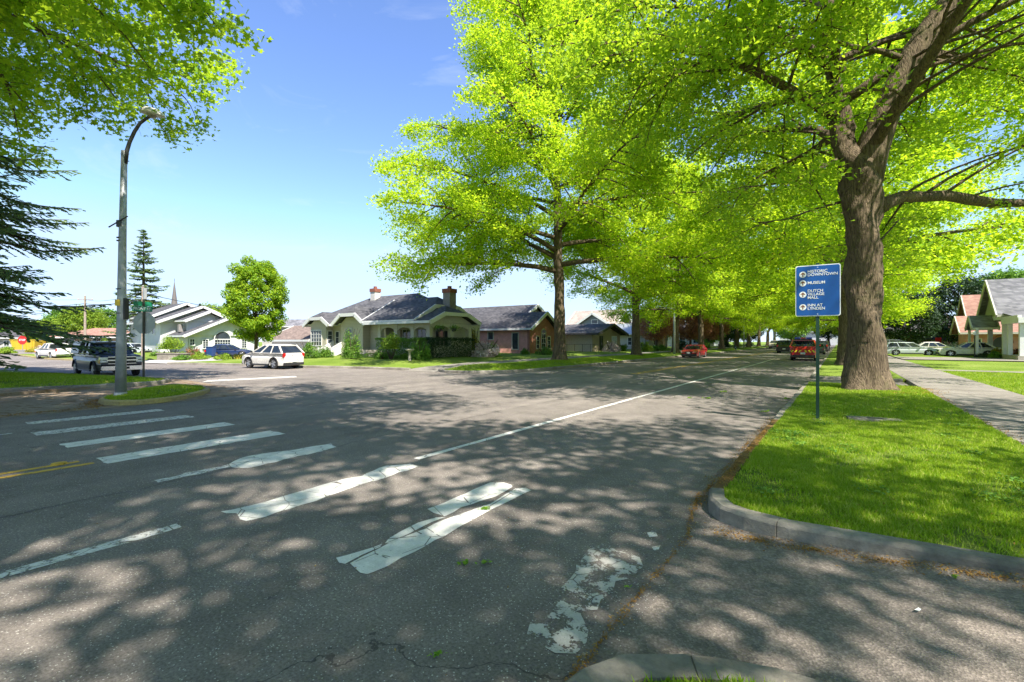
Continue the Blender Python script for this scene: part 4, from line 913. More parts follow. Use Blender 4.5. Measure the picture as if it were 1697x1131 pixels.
    if plastic:
        for s in (-1, 1):
            for xc in (xf, xr): g = MB(); g.tube([(xc + (wr + .075) * math.cos(R(a)), s * (W / 2 - .012), wr + (wr + .075) * math.sin(R(a))) for a in range(-8, 189, 14)], .04, 6); g.build('wheel_arch', 'black_plastic', t)
    g = MB()
    for s in (-1, 1): g.box(xr + wr + .1, s * (W / 2 - .015) - .02, clear - .01, xf - wr - .1, s * (W / 2 - .015) + .02, clear + .1)
    g.build('side_skirt', 'black_plastic', t)
    return t
def suv(name, loc, rz, label, group, col, scale=1.0, H=1.78, plastic=True):
    L, W, b = 4.95, 1.95, 1.16
    return vehicle(name, loc, rz, label, group, 'car', col, L, W, H, b, [(L / 2, .62), (L / 2 - .04, .82), (L / 2 - .25, .98), (1.25, b + .04), (.9, b + .05), (-2.0, b + .06), (-L / 2 + .06, b), (-L / 2, .9)], (-2.36, -1.72, .0, 1.3), (1.48, -1.42), .395, .27, scale, plastic=plastic, rear=True)
def sedan(name, loc, rz, label, group, col, scale=1.0, H=1.45, face=None, long=0):
    L, W, b = 4.7, 1.82, .9
    return vehicle(name, loc, rz, label, group, 'car', col, L, W, H, b, [(L / 2, .5), (L / 2 - .06, .68), (L / 2 - .4, .8), (1.1, b + .01), (.8, b + .03), (-1.6, b + .06), (-L / 2 + .1, b + .04), (-L / 2, .8), (-L / 2 + .02, .5)], (-1.95, -1.2, .15, 1.1) if not long else (-2.2, -1.9, .15, 1.1), (1.42, -1.33), .33, .19, scale, face=face)
def pickup(name, loc, rz, label, group, col, scale=1.0, canopy=False, H=1.9):
    L, W, b = 5.9, 2.02, 1.2
    t = vehicle(name, loc, rz, label, group, 'pickup truck', col, L, W, H, b + .04, [(L / 2, .7), (L / 2 - .02, 1.08), (L / 2 - .12, 1.16), (1.3, b + .04), (-L / 2 + .02, b + .04), (-L / 2, 1.1)], (-.95, -.85, .55, 1.15), (1.9, -1.75), .4, .36, scale, face='truck', spokes=6)
    if canopy:
        g = MB(); w0, w1 = W / 2 - .03, W / 2 - .17; z0, z1 = b + .03, H + .02
        vs = [(-L / 2 + .05, -w0, z0), (-1.02, -w0, z0), (-1.02, w0, z0), (-L / 2 + .05, w0, z0), (-L / 2 + .22, -w1, z1), (-1.02, -w1, z1), (-1.02, w1, z1), (-L / 2 + .22, w1, z1)]
        g.add(vs, [(0, 3, 2, 1), (4, 5, 6, 7), (0, 1, 5, 4), (1, 2, 6, 5), (2, 3, 7, 6), (3, 0, 4, 7)]); cn = g.build('bed_canopy', col, t, bevel=.03)
        for s in (-1, 1):
            g = MB(); ya = lambda z: s * (w0 + (w1 - w0) * (z - z0) / (z1 - z0) + .012)
            g.slab([(-L / 2 + .35, ya(z0 + .14), z0 + .14), (-1.15, ya(z0 + .14), z0 + .14), (-1.15, ya(z1 - .14), z1 - .14), (-L / 2 + .45, ya(z1 - .14), z1 - .14)], (0, -s * .02, 0)); g.build('window', 'car_glass', cn)
        g = MB(); g.slab([(-L / 2 + .06, -w1 + .08, z0 + .12), (-L / 2 + .06, w1 - .08, z0 + .12), (-L / 2 + .17, w1 - .12, z1 - .12), (-L / 2 + .17, -w1 + .12, z1 - .12)], (.03, 0, 0)); g.build('window', 'car_glass', cn)
    else:
        g = MB(); g.box(-L / 2 + .12, -W / 2 + .14, b - .1, -1.0, W / 2 - .14, b + .05); g.build('cargo_bed', 'black_plastic', t)
    # face: grille with chrome bar, twin lamps, bumper with intake
    g = MB(); g.box(L / 2 - .05, -.58, .74, L / 2 + .012, .58, 1.08); gr = g.build('grille', 'black_plastic', t)
    g = MB(); g.box(L / 2 + .012, -.66, .885, L / 2 + .04, .66, .945); g.box(L / 2 + .012, -.6, 1.07, L / 2 + .035, .6, 1.11); g.box(L / 2 + .012, -.6, .72, L / 2 + .035, .6, .75); g.build('chrome_bar', 'chrome', gr)
    for s in (-1, 1):
        g = MB(); g.box(L / 2 - .28, -.16, .80, L / 2 + .016, .16, .92); g.box(L / 2 - .28, -.16, .94, L / 2 + .016, .16, 1.08); o = g.build('headlight', 'lens', t, bevel=.012); o.location = (-.02, s * (W / 2 - .25), 0)
        g = MB(); g.box(L / 2 - .3, -.02, .76, L / 2 - .03, .02, .93); o = g.build('turn_signal', 'lens_amber', t); o.location = (-.02, s * (W / 2 - .085), 0)
        for xc in (1.9, -1.75):
            g = MB(); pts = [(xc + .49 * math.cos(R(a)), s * (W / 2 - .01), .4 + .49 * math.sin(R(a))) for a in range(-5, 186, 15)]; g.tube(pts, .035, 6); g.build('wheel_arch', col, t)
        g = MB(); g.box(-.9, s * (W / 2 - .05) - .06, .3, 1.3, s * (W / 2 - .05) + .06, .36); g.build('step_bar', 'chrome', t)
    g = MB(); g.box(L / 2 - .03, -.3, .44, L / 2 + .09, .3, .56); g.build('intake', 'black_plastic', t)
    return t
def hd(dx, dy): return math.atan2(dy, dx)
c1 = plain('paint_navy', (.004, .007, .022), .35, 0, .04, 2, coat=.25); c2 = carpaint('white', (.56, .57, .58)); c3 = carpaint('red', (.42, .012, .015)); c4 = carpaint('black', (.008, .008, .01))
c5 = carpaint('silver', (.48, .52, .54)); c6 = carpaint('blue', (.008, .02, .075)); c7 = carpaint('maroon', (.30, .012, .02)); c8 = carpaint('grey', (.09, .1, .11)); c9 = carpaint('tan', (.4, .36, .3))
GV = 'vehicles around the side street'; GF = 'vehicles along the main street'; GP = 'cars parked by the right hand houses'
pickup('pickup_truck', (-31.2, 7.95, 0), hd(1, -.02), 'dark navy pickup with a bed canopy rolling up to the stop sign', GV, c1, .9, True)
pickup('pickup_truck', (at(92, 46).x, at(92, 46).y, 0), hd(-1, -.12), 'white pickup seen beyond the dark navy pickup', GV, c2, .85, False, 1.8)
suv('parked_car', (-30.1, 16.1, 0), hd(-1, -.13), 'white crossover parked below the oval maple', GV, c2, .85)
sedan('parked_car', (at(380, 52).x, at(380, 52).y, 0), hd(.55, .83), 'dark blue sedan behind the flower bed of the white house', GV, c6, .95)
sedan('parked_car', (at(222, 62).x, at(222, 62).y, .1), hd(.9, .3), 'silver sedan in front of the garage of the white house', GV, c5, .95)
sedan('parked_car', (-12.7, 52.4, 0), -math.pi / 2, 'red sedan parked at the left kerb facing the camera', GF, c7, .98, 1.36)
sedan('parked_car', (-2.35, 76, 0), math.pi / 2, 'dark sedan parked just beyond the red emergency vehicle', GF, c8, .95)
suv('parked_car', (-2.3, 92, 0), math.pi / 2, 'tall black car parked at the right kerb ahead of the dark sedan', GF, c4, .98)
suv('parked_car', (-2.3, 104, 0), math.pi / 2, 'tan car farthest along the right kerb', GF, c9, .95)
suv('moving_car', (-6.4, 79.5, 0), math.pi / 2, 'black car driving away in the right lane', GF, c4, 1.04)
suv('moving_car', (-12.6, 128, 0), -math.pi / 2, 'small pale van far down the left side of the street', GF, c9, 1.05, 1.8)
# red emergency vehicle with chevrons
t = suv('emergency_vehicle', (-2.6, 51.2, 0), math.pi / 2, 'red emergency vehicle with yellow chevrons across its tail', GF, c3, 1.08, 1.72, False)
L = 4.95; g = MB()
for s in (-1, 1):
    for k in range(3):
        y0 = s * (.08 + .27 * k); y1 = s * (.20 + .27 * k); dy = s * .12
        g.add([(-L / 2 - .014, y0, .72 + .16), (-L / 2 - .014, y1, .72 + .16), (-L / 2 - .014, y1 + dy, .70), (-L / 2 - .014, y0 + dy, .70)], [(0, 1, 2, 3)])
g.build('chevron_stripes', plain('chevron', (.75, .62, .02), .4), t)
g = MB(); g.box(-2.0, -.62, 1.735, -1.4, .62, 1.8); lb = g.build('light_bar', 'black_plastic', t)
for y0, y1 in ((-.6, -.2), (.2, .6)): g = MB(); g.box(-1.98, y0, 1.80, -1.42, y1, 1.93); g.build('lens', plain('lens_blue', (.02, .05, .5), .2), lb, bevel=.02)
g = MB(); g.box(-1.98, -.18, 1.80, -1.42, .18, 1.92); g.build('lens', 'lens_red', lb, bevel=.02)
for i, (u, D, rz, cc, kind, l) in enumerate([(1509, 50.5, 0, c5, 'w', 'pale silver station wagon parked sideways on the right drive'), (1552, 57, 0, c2, 's', 'white car half hidden behind the pale silver wagon'),
        (1604, 46.6, math.pi, c2, 's', 'white sedan parked nearest the porch house columns'), (1490, 64, 0, c8, 'v', 'dark car behind the pale silver station wagon'), (1478, 58, 0, c6, 's', 'dark blue car end showing left of the pale silver wagon')]):
    p = at(u, D, .2)
    (suv if kind == 'v' else sedan)('parked_car', p, rz, l, GP, cc, .97 if i != 4 else .8, **({'long': 1} if kind == 'w' else {}))
# ---------------------------------------------------------------- street furniture
def text_mesh(par, s, size, mat, loc, rot, ax='CENTER', name='lettering', sx=1.0, ext=.002, bold=.0):
    c = bpy.data.curves.new(name, 'FONT'); c.body = s; c.size = size; c.align_x = ax; c.align_y = 'CENTER'; c.extrude = ext; c.offset = bold; c.space_line = .86
    o = bpy.data.objects.new(name, c); COL.objects.link(o); dg = bpy.context.evaluated_depsgraph_get(); me = bpy.data.meshes.new_from_object(o.evaluated_get(dg)); bpy.data.objects.remove(o)
    me.materials.clear(); me.materials.append(MATS[mat]); o = bpy.data.objects.new(name, me); COL.objects.link(o); o.parent = par; o.location = loc; o.rotation_euler = rot; o.scale = (sx, 1, 1); return o
def rrect(w, h, r, n=5):
    p = []
    for cx_, cy_, a in ((w / 2 - r, h / 2 - r, 0), (-w / 2 + r, h / 2 - r, 90), (-w / 2 + r, -h / 2 + r, 180), (w / 2 - r, -h / 2 + r, 270)):
        for k in range(n + 1): p.append((cx_ + r * math.cos(R(a + 90 * k / n)), cy_ + r * math.sin(R(a + 90 * k / n))))
    return p
def plate_xz(m, poly, y0, y1, cz=0):
    n = len(poly); v = [(x, y0, z + cz) for x, z in poly] + [(x, y1, z + cz) for x, z in poly]
    m.add(v, [tuple(range(n)), tuple(range(n, 2 * n))[::-1]] + [(i, (i + 1) % n, n + (i + 1) % n, n + i) for i in range(n)])
# blue wayfinding sign: faces the camera (-y local), turned slightly so that its right edge is nearer
c_ = at(1355, 1361 / 142, .14); SC = 9.585 / 778
t = thing('wayfinding_sign', c_, 'blue guide sign with four arrow discs on a green post', 'sign', rz=ANG - R(33))
g = MB(); g.box(-.03, -.03, -.1, .03, .03, 3.2); po = g.build('post', 'post_green', t)
g = MB()
for k in range(0, 60): g.box(-.006, -.0315, .1 + k * .05, .006, -.0302, .112 + k * .05)
g.build('hole_row', 'black_plastic', po)
pw, phh = .77, 1.04; zc = 1.75 + (566 - 482.5) * SC - .14
g = MB(); plate_xz(g, rrect(pw, phh, .04), -.045, -.038, zc); bd = g.build('border', 'white', t)
g = MB(); plate_xz(g, rrect(pw - .03, phh - .03, .032), -.049, -.045, zc); pl = g.build('panel', 'sign_blue', t)
def row(v): return zc + (482.5 - v) * SC
for txt, v in (('HISTORIC\nDOWNTOWN', 453.5), ('MUSEUM', 469.5), ('DUTCH\nVILLAGE\nMALL', 488.5), ('INN AT\nLYNDEN', 509.5)):
    text_mesh(pl, txt, .079, 'white', (-.175, -.051, row(v)), (R(90), 0, 0), 'LEFT', sx=.98, bold=.0006)
    vv = v if v != 453.5 else 455
    g = MB(); g.lathe([(.062, -.0515), (.062, -.0493)], (-.255, 0, row(vv)), axis='y', n=24); d_ = g.build('arrow_disc', 'white', pl)
    g = MB(); z = row(vv); y = -.0535
    g.slab([(-.265, y, z - .045), (-.245, y, z - .045), (-.245, y, z + .02), (-.265, y, z + .02)], (0, .0015, 0))
    g.slab([(-.255, y, z + .048), (-.298, y, z + .006), (-.284, y, z - .006), (-.255, y, z + .022), (-.226, y, z - .006), (-.212, y, z + .006)], (0, .0015, 0)); g.build('arrow', 'brown_mark', d_)
for z in (zc + .47, zc - .48): g = MB(); g.lathe([(.012, -.052), (.01, -.0495)], (0, 0, z), axis='y', n=10); g.build('bolt', 'chrome', pl)
g = MB(); g.box(-.09, -.07, -.06, .09, .07, .02); g.build('footing', 'kerb', t)
# curved street lamp (left island)
c_ = at(200, 13.75, .15); k = 13.75 / 778
t = thing('curved_street_lamp', c_, 'tall galvanised lamp with a curved arm on the small grass island', 'street lamp', rz=ANG)
def lp(u, v): return ((u - 200) * k, 0, 1.75 + (566 - v) * k - .15)
g = MB(); g.tube([(0, 0, -.1), lp(201, 560), lp(203, 400), lp(206, 251)], [.14, .12, .095, .075], 14); g.build('pole', 'galv', t, smooth=True)
g = MB(); g.tube([(0, 0, -.02), (0, 0, .1)], [.17, .15], 14); g.build('base_collar', 'galv', t)
g = MB(); g.tube([lp(207.5, 272), lp(210, 252), lp(215, 236), lp(223, 219), lp(232, 205), lp(243, 197), lp(250, 193)], [.06, .055, .05, .048, .045, .042, .042], 10)
for v in (268, 256): g.tube([lp(200, v), lp(214, v)], .012, 6)
g.build('arm', 'dark_metal', t, smooth=True)
g = MB(); v_ = []; hx, _, hz = lp(253, 190)
prof_ = [(-.33, .03, .06), (-.29, .11, .12), (-.16, .19, .18), (.0, .21, .19), (.14, .19, .16), (.27, .13, .10), (.34, .04, .04)]
for x, wv, hv in prof_:
    for a in range(12):
        th = 2 * math.pi * a / 12; z = math.sin(th); v_.append((hx + x, wv * math.cos(th), hz + (hv * z if z > 0 else .035 * z) - x * .18))
g.add(v_, [(i * 12 + a, i * 12 + (a + 1) % 12, (i + 1) * 12 + (a + 1) % 12, (i + 1) * 12 + a) for i in range(6) for a in range(12)] + [tuple(range(12)), tuple(range(72, 84))]); hdm = g.build('lamp_head', plain('lamp_shell', (.6, .58, .54), .5), t, smooth=True)
g = MB(); g.lathe([(.001, -.1), (.09, -.09), (.13, -.03), (.13, .0)], (hx - .02, 0, hz - .01), n=16); g.build('lens', plain('lamp_lens', (.3, .27, .22), .3), hdm, smooth=True)
g = MB(); g.lathe([(.035, 0), (.035, .05), (.02, .06)], (hx - .05, 0, hz + .13), n=10); g.build('photocell', 'galv', hdm)
g = MB(); a_ = lp(186, 379); b_ = lp(217, 361); g.tube([(a_[0], -.12, a_[2]), (0, -.1, (a_[2] + b_[2]) / 2), (b_[0], -.12, b_[2])], .018, 6); z = lp(0, 372)[2]; g.tube([(.02, 0, z - .09), (.02, 0, z + .09)], .12, 12); g.build('cross_bracket', 'dark_metal', t)
g = MB(); z = lp(0, 505)[2]
for v in (480, 400, 395, 520): zz = lp(0, v)[2]; g.tube([(.01, 0, zz - .012), (.01, 0, zz + .012)], .125 if v > 450 else .11, 12)
g.build('strap', 'dark_metal', t)
g = MB(); g.box(.08, -.06, lp(0, 530)[2], .18, .08, lp(0, 495)[2]); g.build('control_box', 'black_plastic', t)
g = MB(); z = lp(0, 503)[2]; g.box(-.06, -.135, z - .09, .08, -.12, z + .09); g.build('sticker', 'sticker', t)
# stop sign (back) with street name blades
Ds = 1361 / 66.5; c_ = at(238, Ds, .1); k = Ds / 778
t = thing('stop_sign', c_, 'back of an octagonal stop sign topped by a green FRONT ST blade', 'sign', rz=ANG)
g = MB(); g.box(-.03, -.03, -.1, .03, .03, 1.75 + (566 - 497) * k - .1); g.build('post', plain('post_brown', (.07, .065, .05), .7), t)
zc = 1.75 + (566 - 536) * k - .1; rr_ = .5; oc = [(rr_ * 1.04 * math.cos(R(22.5 + 45 * i)), rr_ * 1.0 * math.sin(R(22.5 + 45 * i))) for i in range(8)]
g = MB(); plate_xz(g, oc, .035, .045, zc); g.build('octagon_panel', 'sign_back', t)
g = MB(); plate_xz(g, oc, .046, .05, zc); g.build('red_face', 'sign_red', t)
def blade_sign(w_, h_, z, rz_, y, txt=None):
    e = bpy.data.objects.new('name_blade', None); COL.objects.link(e); e.parent = t; e.location = (-.02, y, z); e.rotation_euler = (0, R(3) if txt else 0, rz_)
    g = MB(); plate_xz(g, rrect(w_, h_, .02), -.004, .004); g.build('blade', 'sign_green', e)
    if txt: text_mesh(e, txt, .165, 'white', (0, -.008, 0), (R(90), 0, 0), bold=.002, name='street_name')
blade_sign(.88, .22, 1.75 + (566 - 513) * k - .1, 0, -.05, 'FRONT ST')
blade_sign(.75, .2, 1.75 + (566 - 504.5) * k - .1, R(66), 0)
# utility poles and wires
def upole(u, D, top, label, r=.15, arm=0, xarm_z=.4):
    c = at(u, D, 0); t = thing('utility_pole', c, label, 'utility pole', 'utility poles', rz=ANG); z = 1.75 + (566 - top) * D / 778
    g = MB(); g.tube([(0, 0, -.2), (0, 0, z)], [r, r * .7], 10); g.build('pole', 'wood_pole', t)
    if arm: g = MB(); g.box(-arm, -.06, z - xarm_z - .12, arm, .06, z - xarm_z); g.build('crossarm', 'wood_pole', t)
    g = MB()
    for x in (-arm * .9, arm * .9, 0): g.lathe([(.05, 0), (.07, .06), (.03, .14)], (x, 0, z - xarm_z if x else z), n=8)
    g.build('insulator', plain('porcelain', (.5, .5, .48), .3), t); return c, z
p2 = upole(237, 39, 476, 'wooden utility pole right behind the stop sign', .14, 0)
p1 = upole(141, 78, 491, 'distant wooden utility pole in front of the orange roofed bungalow', .2, 1.3, .6)
g = MB(); g.box(at(240, 38.6).x - .1, at(240, 38.6).y - .1, 5.2, at(240, 38.6).x + .15, at(240, 38.6).y + .1, 6.1); o = g.build('transformer', 'galv'); rebase(o); o.parent = [x for x in bpy.data.objects if x.name == 'utility_pole'][0]; o.matrix_parent_inverse = (Matrix.Translation(p2[0]) @ Matrix.Rotation(ANG, 4, 'Z')).inverted()
def wire(pts, sag, label, grp='overhead wires', r=.02):
    P = []
    for a, b in zip(pts[:-1], pts[1:]):
        for i in range(12):
            q = Vector(a).lerp(Vector(b), i / 12); q.z -= sag * 4 * (i / 12) * (1 - i / 12); P.append(q)
    P.append(Vector(pts[-1])); g = MB(); g.tube(P, r, 5, False); o = g.build('power_line', 'black_plastic', fixn=False); tag(rebase(o), label, 'power line', grp)
def pt(u, v, D): c = at(u, D); return (c.x, c.y, 1.75 + (566 - v) * D / 778)
wire([pt(20, 490, 120), pt(141, 497, 78), pt(237, 484, 39)], .5, 'upper of the thin wires left of the curved lamp'); wire([pt(20, 509, 110), pt(141, 504, 78), pt(237, 497, 39)], .3, 'thick lower wire crossing left of the curved lamp', r=.045)
wire([pt(237, 487, 39), pt(430, 520, 95)], .3, 'wire passing in front of the church spire', r=.03); wire([pt(141, 512, 78), pt(237, 520, 39)], .3, 'lowest thin wire left of the curved lamp')
# arm lamps along the left kerb
def armlamp(y, H, label, arm, x=-15.5):
    t = thing('arm_street_lamp', (x, y, .2), label, 'street lamp', 'straight arm lamps on the left kerb')
    g = MB(); g.tube([(0, 0, -.1), (0, 0, H)], [.12, .085], 10); g.build('pole', plain('pole_alu', (.55, .56, .56), .45, .3), t, smooth=True)
    if arm: g = MB(); g.tube([(0, 0, H - .15), (arm * .5, 0, H + .35), (arm, 0, H + .5)], [.06, .05, .045], 8); g.build('arm', MATS['pole_alu'], t, smooth=True); g = MB(); g.box(arm - .05, -.14, H + .42, arm + .6, .14, H + .55); g.build('lamp_head', 'galv', t, bevel=.04)
armlamp(55.0, 6.6, 'slim pale metal lamp between two trunks left of the red car', 1.4); armlamp(103, 6.4, 'arm lamp beside the copper trees', 2.6); armlamp(158, 7.4, 'arm lamp near the far black car', 2.2)
# small far things
def far_sign(u, v, D, label, mat='white', h=2.0, w=.5, name='street_sign', oct_=False):
    c = at(u, D); t = thing(name, c, label, 'sign', rz=ANG); z = 1.75 + (566 - v) * D / 778
    g = MB(); g.box(-.03, 0, -.1, .03, .06, z); g.build('post', 'galv', t); g = MB()
    plate_xz(g, [(w * math.cos(R(22.5 + 45 * i)), w * math.sin(R(22.5 + 45 * i))) for i in range(8)] if oct_ else rrect(w, w * 1.2, .04), -.03, -.01, z); pl_ = g.build('panel', mat, t)
    if oct_: text_mesh(pl_, 'STOP', .42, 'white', (0, -.034, z), (R(90), 0, 0), bold=.004)
far_sign(125 / 1414 * 200 + 19.5, 564.5, 75, 'distant red stop sign at the left edge of the view', 'sign_red', w=.75, name='stop_sign', oct_=True)
far_sign(1188, 568, 78, 'small white sign on the left verge past the red car', 'white', w=.45)
c_ = at(47, 80); t = thing('waste_container', (c_.x, c_.y, 0), 'yellow skip container far off behind the street hedge', 'container', rz=ANG)
g = MB(); g.add([(-1.8, -.8, .3), (1.8, -.8, .3), (1.8, .8, .3), (-1.8, .8, .3), (-2.1, -1, 1.9), (2.1, -1, 1.9), (2.1, 1, 1.9), (-2.1, 1, 1.9)], [(0, 3, 2, 1), (4, 5, 6, 7), (0, 1, 5, 4), (1, 2, 6, 5), (2, 3, 7, 6), (3, 0, 4, 7)]); sk_ = g.build('skip_body', 'yellow_paint', t)
g = MB()
for x in (-1.5, -.5, .5, 1.5): g.beam((x, -.84, .32), (x * 1.1, -1.04, 1.88), .1, .08)
g.box(-2.15, -1.06, 1.86, 2.15, -.96, 1.98); g.build('ribs', 'yellow_paint', sk_)
c_ = at(350, 49); t = thing('wheeled_bin', (c_.x, c_.y, .1), 'blue wheeled bin at the tail of the blue sedan', 'bin', rz=ANG)
g = MB(); g.add([(-.25, -.28, .08), (.25, -.28, .08), (.25, .28, .08), (-.25, .28, .08), (-.32, -.36, 1.0), (.32, -.36, 1.0), (.32, .36, 1.0), (-.32, .36, 1.0)], [(0, 3, 2, 1), (4, 5, 6, 7), (0, 1, 5, 4), (1, 2, 6, 5), (2, 3, 7, 6), (3, 0, 4, 7)]); g.build('bin_body', 'bin_blue', t)
g = MB(); g.box(-.35, -.4, 1.0, .35, .4, 1.07); g.build('lid', 'bin_blue', t, bevel=.02)
for s in (-1, 1): g = MB(); g.lathe([(.1, -.03), (.1, .03)], (s * .3, .25, .1), axis='x', n=12); g.build('wheel', 'rubber', t)
# ---------------------------------------------------------------- buildings
def P3(axis, a, b, z): return (a, b, z) if axis == 'x' else (b, a, z)
def roof(par, mat, axis, a0, a1, b0, b1, ze, zr, k0=0, k1=0, trim='trim_white', t=.16, name='roof', hip=None):
    """ridge along axis; k = clipped share at each end (0 gable .. 1 hip)"""
    bm_ = (b0 + b1) / 2; hf = (b1 - b0) / 2; d0 = k0 * hf * .8; d1 = k1 * hf * .8
    def z_(k): return ze + (1 - k) * (zr - ze)
    m = MB(); P = lambda a, b, z: P3(axis, a, b, z)
    for s in (-1, 1):
        bb = b0 if s < 0 else b1; q = lambda k: bb - s * hf * (1 - k)
        m.slab([P(a0, bb, ze), P(a1, bb, ze)] + ([P(a1, q(k1), z_(k1))] if k1 < 1 and k1 > 0 else []) + ([P(a1 - d1, bm_, zr)]) + [P(a0 + d0, bm_, zr)] + ([P(a0, q(k0), z_(k0))] if 0 < k0 < 1 else []), (0, 0, t))
    for a, d, k in ((a0, d0, k0), (a1, -d1, k1)):
        if k > 0: m.slab([P(a, b0 + hf * (1 - k), z_(k)), P(a + d, bm_, zr), P(a, b1 - hf * (1 - k), z_(k))], (0, 0, t))
    ro = m.build(name, mat, par, world=True)
    m = MB()
    for s in (-1, 1):
        bb = b0 if s < 0 else b1; m.beam(P(a0 - .02, bb + s * .05, ze + .04), P(a1 + .02, bb + s * .05, ze + .04), .1, .2)
    for a, k, sg in ((a0, k0, -1), (a1, k1, 1)):
        ao = a + sg * .04
        for s in (-1, 1):
            bb = b0 if s < 0 else b1; e = P(ao, bb - s * hf * (1 - k), z_(k) + .02)
            if k < 1: m.beam(P(ao, bb, ze + .0), e, .1, .34)
        if 0 < k < 1: m.beam(P(ao, b0 + hf * (1 - k), z_(k) + .01), P(ao, b1 - hf * (1 - k), z_(k) + .01), .1, .3)
    fo = m.build('fascia', trim, ro); fo.data.transform(Matrix.Translation(-Vector(par.location)))
    return ro
def gable_wall(m, axis, a, b0, b1, z0, ze, zr, k=0, th=.2):
    bm_ = (b0 + b1) / 2; hf = (b1 - b0) / 2; zc = ze + (1 - k) * (zr - ze); P = lambda b, z: P3(axis, a, b, z)
    top = [P(b1 - hf * (1 - k), zc), P(b0 + hf * (1 - k), zc)] if k > 0 else [P(bm_, zr)]
    m.slab([P(b0, z0), P(b1, z0), P(b1, ze)] + top + [P(b0, ze)], (th, 0, 0) if axis == 'x' else (0, th, 0))
def window(par, face, c, w_, h_, nx=1, nz=1, fr=.09, trim='trim_white', arch=False, name='window', glass='glass'):
    """face: outward axis 'x+','x-','y-'; c = centre on the wall plane (world)"""
    c = Vector(c); n = {'x+': Vector((1, 0, 0)), 'x-': Vector((-1, 0, 0)), 'y-': Vector((0, -1, 0)), 'y+': Vector((0, 1, 0))}[face]; u = Vector((0, 1, 0)) if face[0] == 'x' else Vector((1, 0, 0)); z = Vector((0, 0, 1))
    def bar(a0, a1, b0, b1, d0, d1): # in u,z
        pts = [c + u * a + z * b + n * d0 for a, b in ((a0, b0), (a1, b0), (a1, b1), (a0, b1))]; return pts, n * (d1 - d0)
    m = MB(); W2, H2 = w_ / 2, h_ / 2
    for q in ((-W2 - fr, W2 + fr, H2, H2 + fr), (-W2 - fr, W2 + fr, -H2 - fr, -H2), (-W2 - fr, -W2, -H2, H2), (W2, W2 + fr, -H2, H2)): m.slab(bar(*q, .0, .06)[0], n * .06)
    for i in range(1, nx): x = -W2 + w_ * i / nx; m.slab(bar(x - .02, x + .02, -H2, H2, .022, 0)[0], n * .02)
    for i in range(1, nz): y = -H2 + h_ * i / nz; m.slab(bar(-W2, W2, y - .02, y + .02, .0225, 0)[0], n * .0205)
    f = m.build(name, trim, par, world=True)
    m = MB()
    if arch:
        m2 = MB(); pts = [c + u * (W2 * math.cos(R(a))) + z * (H2 + fr + W2 * math.sin(R(a))) + n * .01 for a in range(0, 181, 15)]; m2.slab(pts, n * .012); f2 = m2.build('arched_pane', glass, f)
        f2.data.transform(Matrix.Translation(-Vector(par.location)))
        m3 = MB(); m3.tube([c + u * ((W2 + .05) * math.cos(R(a))) + z * (H2 + fr + (W2 + .05) * math.sin(R(a))) + n * .04 for a in range(0, 181, 15)], .06, 6); f3 = m3.build('arch_trim', trim, f); f3.data.transform(Matrix.Translation(-Vector(par.location)))
    m.slab(bar(-W2, W2, -H2, H2, .008, 0)[0], n * .012); p = m.build('pane', glass, f); p.data.transform(Matrix.Translation(-Vector(par.location)))
    return f
def boxpart(par, name, mat, x0, y0, z0, x1, y1, z1, bevel=0): m = MB(); m.box(x0, y0, z0, x1, y1, z1); return m.build(name, mat, par, world=True, bevel=bevel)
def chimney(par, roofo, x, y, z0, z1, w_=.7, mat='chim_white', cap='chim_red'):
    c = boxpart(par, 'chimney', mat, x - w_ / 2, y - w_ / 2, z0, x + w_ / 2, y + w_ / 2, z1 - .45); m = MB(); m.box(x - w_ / 2 - .06, y - w_ / 2 - .06, z1 - .45, x + w_ / 2 + .06, y + w_ / 2 + .06, z1 - .1); m.box(x - .13, y - .13, z1 - .1, x + .13, y + .13, z1 + .15)
    o = m.build('chimney_cap', cap, c); o.data.transform(Matrix.Translation(-Vector(par.location))); return c
# --- H1 craftsman house on the corner
h = thing('craftsman_house', (-35, 32, .3), 'cream craftsman house with clipped gables, arched porch and two chimneys', 'house')
zg = .3; ZE = 3.3
wl = MB(); wl.box(-43.7, 28.0, zg - .3, -33.2, 38.0, ZE + .02); wl.box(-43.6, 27.2, zg - .3, -41.0, 28.0, ZE); wl.box(-38.6, 27.2, zg - .3, -35.4, 28.0, ZE)
gable_wall(wl, 'y', 27.18, -43.75, -40.85, ZE - .05, ZE, 4.2, .45, .15); gable_wall(wl, 'y', 27.18, -38.75, -35.2, ZE - .05, ZE, 4.5, .45, .15)
gable_wall(wl, 'x', -33.4, 28.0, 38.0, ZE, ZE, 6.1, .3, .2)
wo = wl.build('wall', 'siding_cream', h, world=True)
roof(h, 'shingle_grey', 'x', -44.6, -32.9, 27.3, 38.7, ZE, 6.35, .75, .32)
roof(h, 'shingle_grey', 'y', 26.9, 30.3, -44.5, -40.2, ZE - .05, 4.5, .45, 0); roof(h, 'shingle_grey', 'y', 26.6, 31.2, -39.2, -34.5, ZE - .05, 4.85, .45, 0)
wl = MB(); wl.box(-33.2, 29.0, zg - .3, -28.9, 36.0, ZE); gable_wall(wl, 'x', -29.0, 29.0, 33.8, ZE - .05, ZE, 4.95, .35, .1); wl.build('porch_wall', 'siding_cream', h, world=True)
roof(h, 'shingle_grey', 'x', -34.6, -27.9, 26.4, 34.2, ZE + .06, 5.5, 0, .38, 'trim_white')
roof(h, 'shingle_grey', 'x', -34.2, -26.1, 26.3, 32.6, ZE - .08, 4.55, 0, .45, 'trim_white', name='porch_roof')
